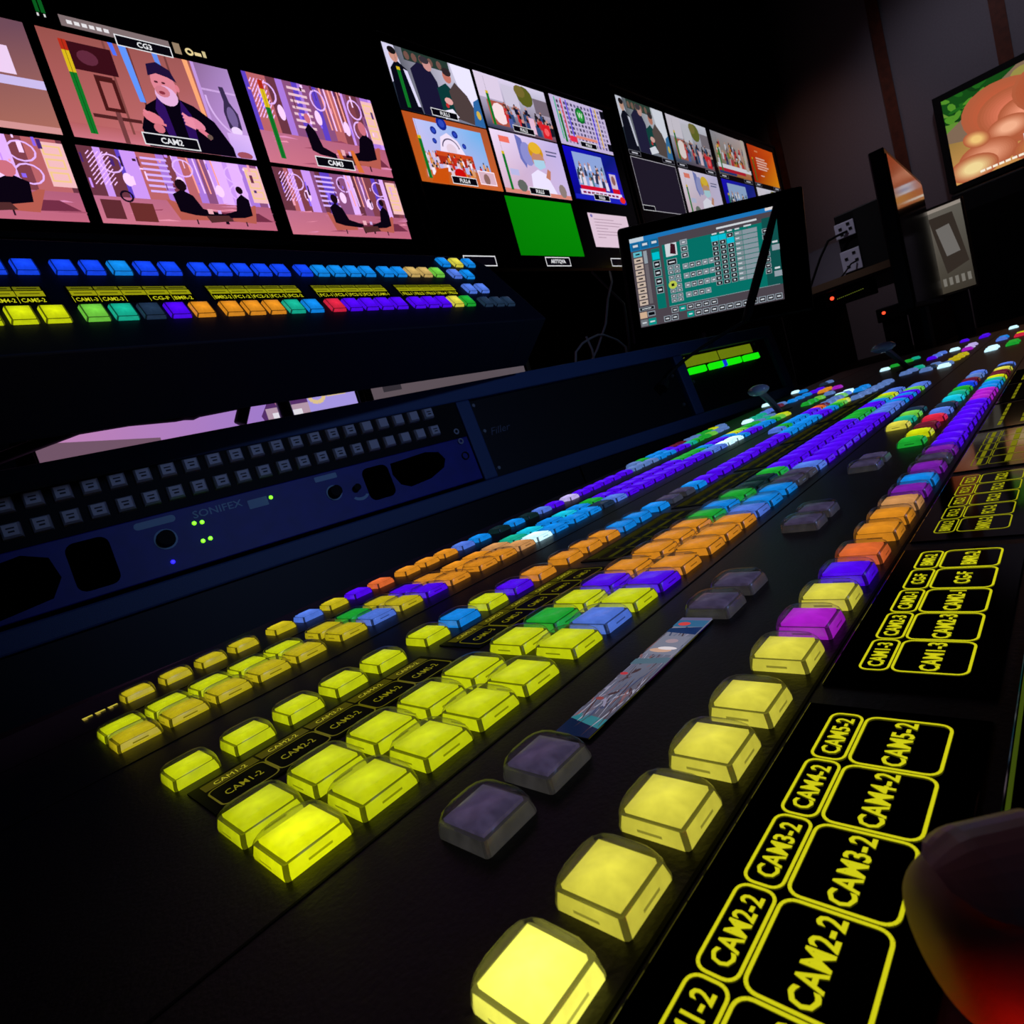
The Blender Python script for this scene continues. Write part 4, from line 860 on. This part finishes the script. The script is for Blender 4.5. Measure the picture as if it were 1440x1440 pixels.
for c in range(3):
    for r_ in range(10): p.rect(.56 + c * .052, .78 - r_ * .054, .602 + c * .052, .826 - r_ * .054, SILV); p.rect(.563 + c * .052, .784 - r_ * .054, .599 + c * .052, .822 - r_ * .054, DK); p.rect(.574 + c * .052, .796 - r_ * .054, .588 + c * .052, .81 - r_ * .054, WH)
for c, y in ((0, .775), (1, .775), (2, .72)): p.rect(.556 + c * .052, y, .606 + c * .052, y + .058, (10, 196, 220))
for c in range(3): p.rect(.565 + c * .052, .845, .598 + c * .052, .86, WH)
p.rect(.72, .845, .75, .86, WH); p.rect(.78, .855, .83, .87, WH)
for r_ in range(10): p.rect(.715, .78 - r_ * .054, .765, .826 - r_ * .054, (130, 144, 152)); p.rect(.768, .78 - r_ * .054, .865, .826 - r_ * .054, (140, 154, 164)); p.rect(.72, .798 - r_ * .054, .745, .81 - r_ * .054, WH)
for q in range(8): p.rect(.895, .74 - q * .062, .935, .79 - q * .062, SILV); p.rect(.90, .745 - q * .062, .93, .785 - q * .062, DK); p.rect(.907, .76 - q * .062, .924, .772 - q * .062, WH)
for y in (.54, .26): p.rect(.95, y, 1.0, y + .06, SILV); p.rect(.955, y + .08, .99, y + .1, WH)
p.rect(.22, .17, .98, .175, SILV)
for q in range(6): p.rect(.23 + q * .055, .095, .278 + q * .055, .155, (6, 150, 140) if q == 1 else SILV); p.rect(.235 + q * .055, .103, .273 + q * .055, .147, (6, 150, 140) if q == 1 else (40, 36, 42)); p.rect(.243 + q * .055, .118, .266 + q * .055, .132, WH)
for q in range(15):
    if q == 2: continue
    x = .17 + q * .055; p.rect(x, .012, x + .048, .076, (6, 150, 140) if q == 3 else SILV); p.rect(x + .005, .02, x + .043, .068, (6, 150, 140) if q == 3 else (40, 36, 42)); p.rect(x + .012, .037, x + .036, .052, WH)
p.build('menu_page', sc, (-W / 2, -.0015, -H / 2), strength=.9)

# ------------------------------------------------------------------ things at the far right
# big screen on the end wall (faces -x)
t6 = thing('end_wall_monitor', 'black framed monitor on the end wall with a warm coloured picture', 'monitor', frame((4.62, .417, .70), (0, -1, 0), (1, 0, 0), (0, 0, 1)))
MB().box(0, .95, .004, .075, 0, .535).build('case', TVB, t6, bevel=.004)
for a in ((0, .95, -.006, .004, 0, .028), (0, .95, -.006, .004, .5, .535), (0, .038, -.006, .004, .028, .5), (.912, .95, -.006, .004, .028, .5)): MB().box(*a).build('bezel', TVB, t6)
s6 = MB().box(.038, .912, 0, .004, .028, .5).build('screen', TVG, t6)
p = Pic(.874, .472); r = random.Random(31)
p.grad(0, 0, 1, 1, (206, 150, 84), (190, 120, 60), (150, 130, 60), (24, 70, 20))
p.poly([(0, 1), (.38, 1), (0, .62)], (20, 72, 22)); p.poly([(0, .86), (.07, .70), (.04, .6), (0, .62)], (96, 140, 50))
for i in range(22): p.ell(r.uniform(0, .22), r.uniform(.72, 1), .02, .05, r.choice([(30, 96, 26), (16, 56, 18), (80, 140, 40)]), 8, r.random() * 3)
p.poly([(0, .62), (.38, 1), (.55, 1), (.1, .45), (0, .5)], (128, 104, 84))
for i in range(10): p.ell(r.uniform(.4, .9), r.uniform(.85, 1), .06, .06, r.choice([(206, 170, 80), (150, 140, 70)]), 10, r.random())
for cx, cy, rx, ry, c in ((.33, .56, .22, .36, (206, 92, 60)), (.36, .52, .18, .28, (230, 124, 96)), (.40, .46, .13, .2, (238, 150, 118)), (.30, .40, .10, .12, (244, 176, 140)), (.56, .62, .2, .3, (176, 74, 40)), (.18, .2, .14, .16, (226, 150, 116)), (.10, .12, .12, .14, (240, 214, 150)), (.14, .42, .06, .1, (240, 196, 120)), (.8, .4, .2, .3, (196, 120, 60)), (.5, .12, .2, .14, (206, 140, 70))):
    for q in range(9):
        f = q / 8; k = 1.06 - .66 * f; b = (176, 92, 60); p.ell(cx, cy, rx * k, ry * k, tuple(int(b[i] + (c[i] - b[i]) * f) for i in range(3)), 26, .3)
for i in range(9): p.rect(.13 + i * .032, .035, .155 + i * .032, .06, (250, 240, 220))
p.rect(.36, .15, .44, .26, (226, 232, 244)); p.ell(.41, .2, .02, .03, (90, 130, 190), 8)
p.build('picture', s6, (.038, -.0004, .028), strength=1.0)
MB().box(.35, .6, .072, .08, .15, .4).build('wall_bracket', TVB, t6)
# tall thin monitor seen almost edge-on
GLOSSY = plastic('monitor_glass_reflective', (66, 58, 50), .08, 1.0)
t7 = thing('edge_on_monitor', 'dark switched-off monitor seen nearly edge-on at the end of the switcher', 'monitor', frame((1.533, .185, .101), Vector((.999, .045, 0)).normalized(), Vector((-.045, .999, 0)).normalized(), (0, 0, 1)))
MB().box(-.012, .565, .001, .03, -.012, .322).build('case', TVB, t7, bevel=.003)
MB().box(.0, .552, -.0008, .001, .0, .310).build('screen', GLOSSY, t7)
MB().box(.24, .31, .012, .024, -.14, -.012).build('stand', TVB, t7); MB().box(.15, .40, -.06, .10, -.1458, -.138).build('foot', TVB, t7, bevel=.003)
# dim monitor turned towards the operator
t8 = thing('dim_monitor', 'dim grey monitor page behind the edge-on monitor', 'monitor', frame((2.60, .290, .118), (0, -1, 0), (1, 0, 0), (0, 0, 1)))
MB().box(-.006, .112, .001, .03, -.008, .292).build('case', plastic('beige_case', (120, 110, 96), .6, .3), t8, bevel=.003)
s8 = MB().box(0, .106, -.001, .001, 0, .284).build('screen', TVG, t8)
p = Pic(.106, .284, 1e-5); p.grad(0, 0, 1, 1, (66, 60, 50), (60, 54, 46), (96, 92, 84), (104, 98, 90)); p.poly([(.12, .9), (.75, .9), (.95, .3), (.35, .22)], (52, 44, 38)); p.poly([(.26, .76), (.62, .78), (.78, .44), (.42, .42)], (112, 108, 104))
for q in range(5): p.rect(.2 + q * .16, .08, .29 + q * .16, .17, (120, 116, 108))
p.rect(0, .96, 1, 1, (150, 140, 130)); p.build('picture', s8, (0, -.0012, 0), strength=.9)
MB().box(.03, .08, .008, .02, -.163, -.008).build('stand', TVB, t8)
# black equipment case with white socket plates, on a side desk
sd = thing('raised_shelf', 'dark raised shelf with tan edge at the far end of the desk', 'shelf')
MB().box(2.28, 3.1, .30, .72, .235, .268).build('worktop', plastic('side_desk_top', (46, 42, 42), .5, .3), sd, bevel=.003)
MB().box(2.272, 2.28, .30, .72, .245, .268).build('edge_trim', plastic('tan_edge', (120, 96, 72), .5, .3), sd)
for y in (.31, .68): MB().box(2.3, 3.05, y, y + .025, -.045, .235).build('side_panel', DESKM, sd)
eq = thing('equipment_case', 'black equipment case on the raised shelf, seen end-on', 'case')
MB().box(2.40, 2.8, .335, .505, .268, .478).build('body', BLACK, eq, bevel=.004); MB().box(2.396, 2.40, .34, .445, .275, .47).build('front_plate', RUBBER, eq)
SOCK = plastic('white_socket_plastic', (206, 204, 224), .4, .4)
def socket(z0, z1, label):
    s = thing('socket_plate', label, 'socket'); MB().box(2.390, 2.396, .447, .507, z0, z1).build('plate', SOCK, s, bevel=.002)
    for y, z in ((.465, .8), (.49, .62), (.46, .45), (.488, .25)): MB().box(2.388, 2.390, y - .005, y + .005, z0 + (z1 - z0) * z - .004, z0 + (z1 - z0) * z + .004).build('pin_hole', RUBBER, s)
socket(.398, .448, 'upper white socket plate on the black equipment case'); socket(.283, .355, 'lower white socket plate on the black equipment case')
MB_ = MB().tube([(2.388, .47, .415), (2.37, .5, .41), (2.36, .525, .405), (2.36, .56, .36), (2.37, .60, .30), (2.38, .62, .272)], .004, 6).build('power_cable', RUBBER); tag(MB_, 'thin black cable hanging from the upper white socket plate', 'cable')
MB_ = MB().tube([(2.386, .462, .31), (2.37, .475, .306), (2.36, .495, .285), (2.36, .512, .272)], .003, 6).build('power_cable', RUBBER); tag(MB_, 'short black cable curling from the lower white socket plate', 'cable')
pt = MB().box(2.62, 2.64, .545, .70, .268, .425).build('partition_board', plastic('grey_board', (120, 114, 124), .7, .2)); tag(pt, 'small grey board standing on the raised shelf behind the socket plates', 'board')
ps = thing('lamp_strip', 'black device with a red lamp and a row of tiny dots under the raised shelf', 'device')
MB().box(2.30, 2.40, .42, .56, .185, .232).build('body', BLACK, ps, bevel=.003); REDL = glow('red_lamp', (255, 70, 40), 2.0)
MB().disc((2.30, .535, .212), .006, -.004, axis=0, n=12).build('lamp', REDL, ps)
for q in range(14): MB().box(2.2985, 2.30, .44 + q * .006, .4425 + q * .006, .208 - q * .0004, .2105 - q * .0004).build('tiny_lamp', glow('olive_dots', (110, 120, 40), .7), ps)
q = thing('standby_device', 'small black device with a single red lamp near the edge-on monitor', 'device')
MB().box(2.30, 2.38, .34, .42, .085, .13).build('body', BLACK, q, bevel=.003); MB().disc((2.30, .398, .113), .005, -.004, axis=0, n=12).build('lamp', REDL, q)
MB().box(2.31, 2.37, .35, .41, -.045, .085).build('stand', BLACK, q)
cb = thing('dark_cabinet', 'low black cabinet standing below the end wall monitor', 'cabinet')
MB().box(3.95, 4.5, .06, .345, -.75, .60).build('body', plastic('cabinet_black', (22, 22, 24), .5, .3), cb, bevel=.01); MB().box(3.94, 3.95, .075, .2, -.6, .5).build('door', BLACK, cb); MB().box(3.94, 3.95, .205, .33, -.6, .5).build('door', BLACK, cb)

# loose cables behind the rack
lm = thing('cable_loom', 'thick black cable loom sagging between the raised panel and the rack', 'cable')
def lo(x, z): return (x, .72, z)
MB().tube([lo(-.05, .235), lo(.05, .226), (.10, .72, .2195), lo(.15, .222), lo(.20, .220), lo(.24, .213), lo(.28, .224), lo(.34, .235), lo(.40, .25)], .0085, 8).build('loom', RUBBER, lm, smooth=True)
MB().tube([lo(-.05, .20), lo(.03, .196), lo(.07, .205), lo(.12, .216), lo(.17, .216), lo(.22, .212), lo(.30, .214), lo(.36, .238)], .006, 8).build('loom', RUBBER, lm, smooth=True)
MB().tube([lo(.295, .19), lo(.31, .215), lo(.33, .25)], .008, 8).build('loom', RUBBER, lm, smooth=True)
for i, (pts, lab) in enumerate((
        ([(.975, .66, .15), (.997, .63, .191), (1.037, .62, .238), (1.069, .62, .288), (1.11, .625, .325), (1.17, .66, .36)], 'upright grey cable rising behind the rack beside the touch screen'),
        ([(.905, .63, .15), (.912, .62, .192), (.94, .62, .206), (.969, .62, .213), (1.0, .62, .218), (1.021, .62, .216), (1.063, .62, .202), (1.088, .62, .185), (1.095, .63, .15)], 'looping grey cable arching over the back of the rack'),
        ([(.975, .63, .15), (.966, .62, .191), (.958, .62, .218)], 'short stiff grey cable end sticking up behind the rack'),
        ([(1.11, .64, .15), (1.104, .62, .188), (1.118, .62, .24), (1.125, .62, .275), (1.10, .66, .36)], 'dark thin cable hanging left of the touch screen'))):
    tag(MB().tube(pts, .0022 if i != 3 else .0025, 6).build('cable', CABLE if i != 3 else plastic('cable_dark', (40, 38, 38), .6, .3), smooth=True), lab, 'cable')

# ------------------------------------------------------------------ the operator's hand at the lower right
hd = thing('hand', 'blurred fingertip reaching in at the lower right corner, lit red', 'hand')
SKIN, nt, out = newmat('skin'); pz = nt.nodes.new('ShaderNodeBsdfPrincipled'); pz.inputs['Base Color'].default_value = (.42, .2, .14, 1); pz.inputs['Roughness'].default_value = .5
pz.inputs['Subsurface Weight'].default_value = .3; pz.inputs['Subsurface Radius'].default_value = (.01, .004, .002); pz.inputs['Subsurface Scale'].default_value = .3
nt.links.new(pz.outputs[0], out.inputs[0])
tip = Vector((.0152, -.0542, .0150)); ax1 = Vector((.60, -.79, .06)).normalized()
k1 = tip + ax1 * .024 + Vector((0, 0, .001)); k2 = k1 + Vector((.50, -.80, .36)).normalized() * .026; k3 = k2 + Vector((.42, -.88, .22)).normalized() * .036
side = Vector((.80, .60, 0)).normalized()
V = [k3 + Vector((.015, -.04, .006)), k3, k2, k1, tip + ax1 * .006, k3 + Vector((.02, -.085, .01)), tip, tip - ax1 * .0045, tip - ax1 * .0072]; E = [(5, 0), (0, 1), (1, 2), (2, 3), (3, 4), (4, 6), (6, 7), (7, 8)]
R_ = [.020, .0112, .0100, .0094, .0096, .023, .0092, .0076, .0046]
for q, (ln, cz) in enumerate(((1.0, -.004), (.92, -.008), (.78, -.012))):
    b = k3 + side * .020 * (q + 1) + Vector((0, -.004 * q, -.002 * q)); a = b + Vector((.1, .75, .25)).normalized() * .034 * ln; c = a + Vector((.05, .35, -.93)).normalized() * .022 * ln; d = c + Vector((0, -.75, -.5)).normalized() * .018 * ln
    i = len(V); V += [b, a, c, d]; R_ += [.0112, .0098, .009, .0082]; E += [(0, i), (i, i + 1), (i + 1, i + 2), (i + 2, i + 3)]
tb = k3 + Vector((-.012, -.035, -.008)); t2 = tb + Vector((-.55, .62, -.25)).normalized() * .034; t3 = t2 + Vector((.1, .9, -.2)).normalized() * .026
i = len(V); V += [tb, t2, t3]; R_ += [.014, .0112, .0095]; E += [(0, i), (i, i + 1), (i + 1, i + 2)]
me = bpy.data.meshes.new('skin'); me.from_pydata([tuple(v) for v in V], E, []); me.materials.append(SKIN)
hm = put('skin', me, hd); sk = hm.modifiers.new('skin', 'SKIN'); sk.use_smooth_shade = True
for i, r in enumerate(R_): me.skin_vertices[0].data[i].radius = (r, r)
me.skin_vertices[0].data[0].use_root = True
sb = hm.modifiers.new('sub', 'SUBSURF'); sb.levels = 3; sb.render_levels = 3
bpy.context.view_layer.update(); dg = bpy.context.evaluated_depsgraph_get()
sm_ = bpy.data.meshes.new_from_object(hm.evaluated_get(dg)); hm.modifiers.clear(); hm.data = sm_
sm_.polygons.foreach_set('use_smooth', [True] * len(sm_.polygons)); sm_.update()
if not sm_.materials: sm_.materials.append(SKIN)
nl = MB(); nx = ax1; ny = Vector((0, 0, 1)).cross(nx).normalized(); nz = nx.cross(ny)
rows = []
for i in range(11):
    q = -1 + i / 5; wq = .75 * math.sqrt(max(0.02, 1 - max(0, -q) ** 2 * .9))
    rows.append([tip + nx * (.0015 + .0055 * q) + ny * (math.sin(t) * .0094) + nz * (math.cos(t) * .0094 - (.0018 * max(0, -q - .3) ))  for t in [(-1 + j / 5) * wq for j in range(11)]])
for i in range(10):
    for j in range(10): nl.face([rows[i][j], rows[i][j + 1], rows[i + 1][j + 1], rows[i + 1][j]])
nl.build('fingernail', plastic('nail', (196, 140, 130), .3, .5), hd, smooth=True)
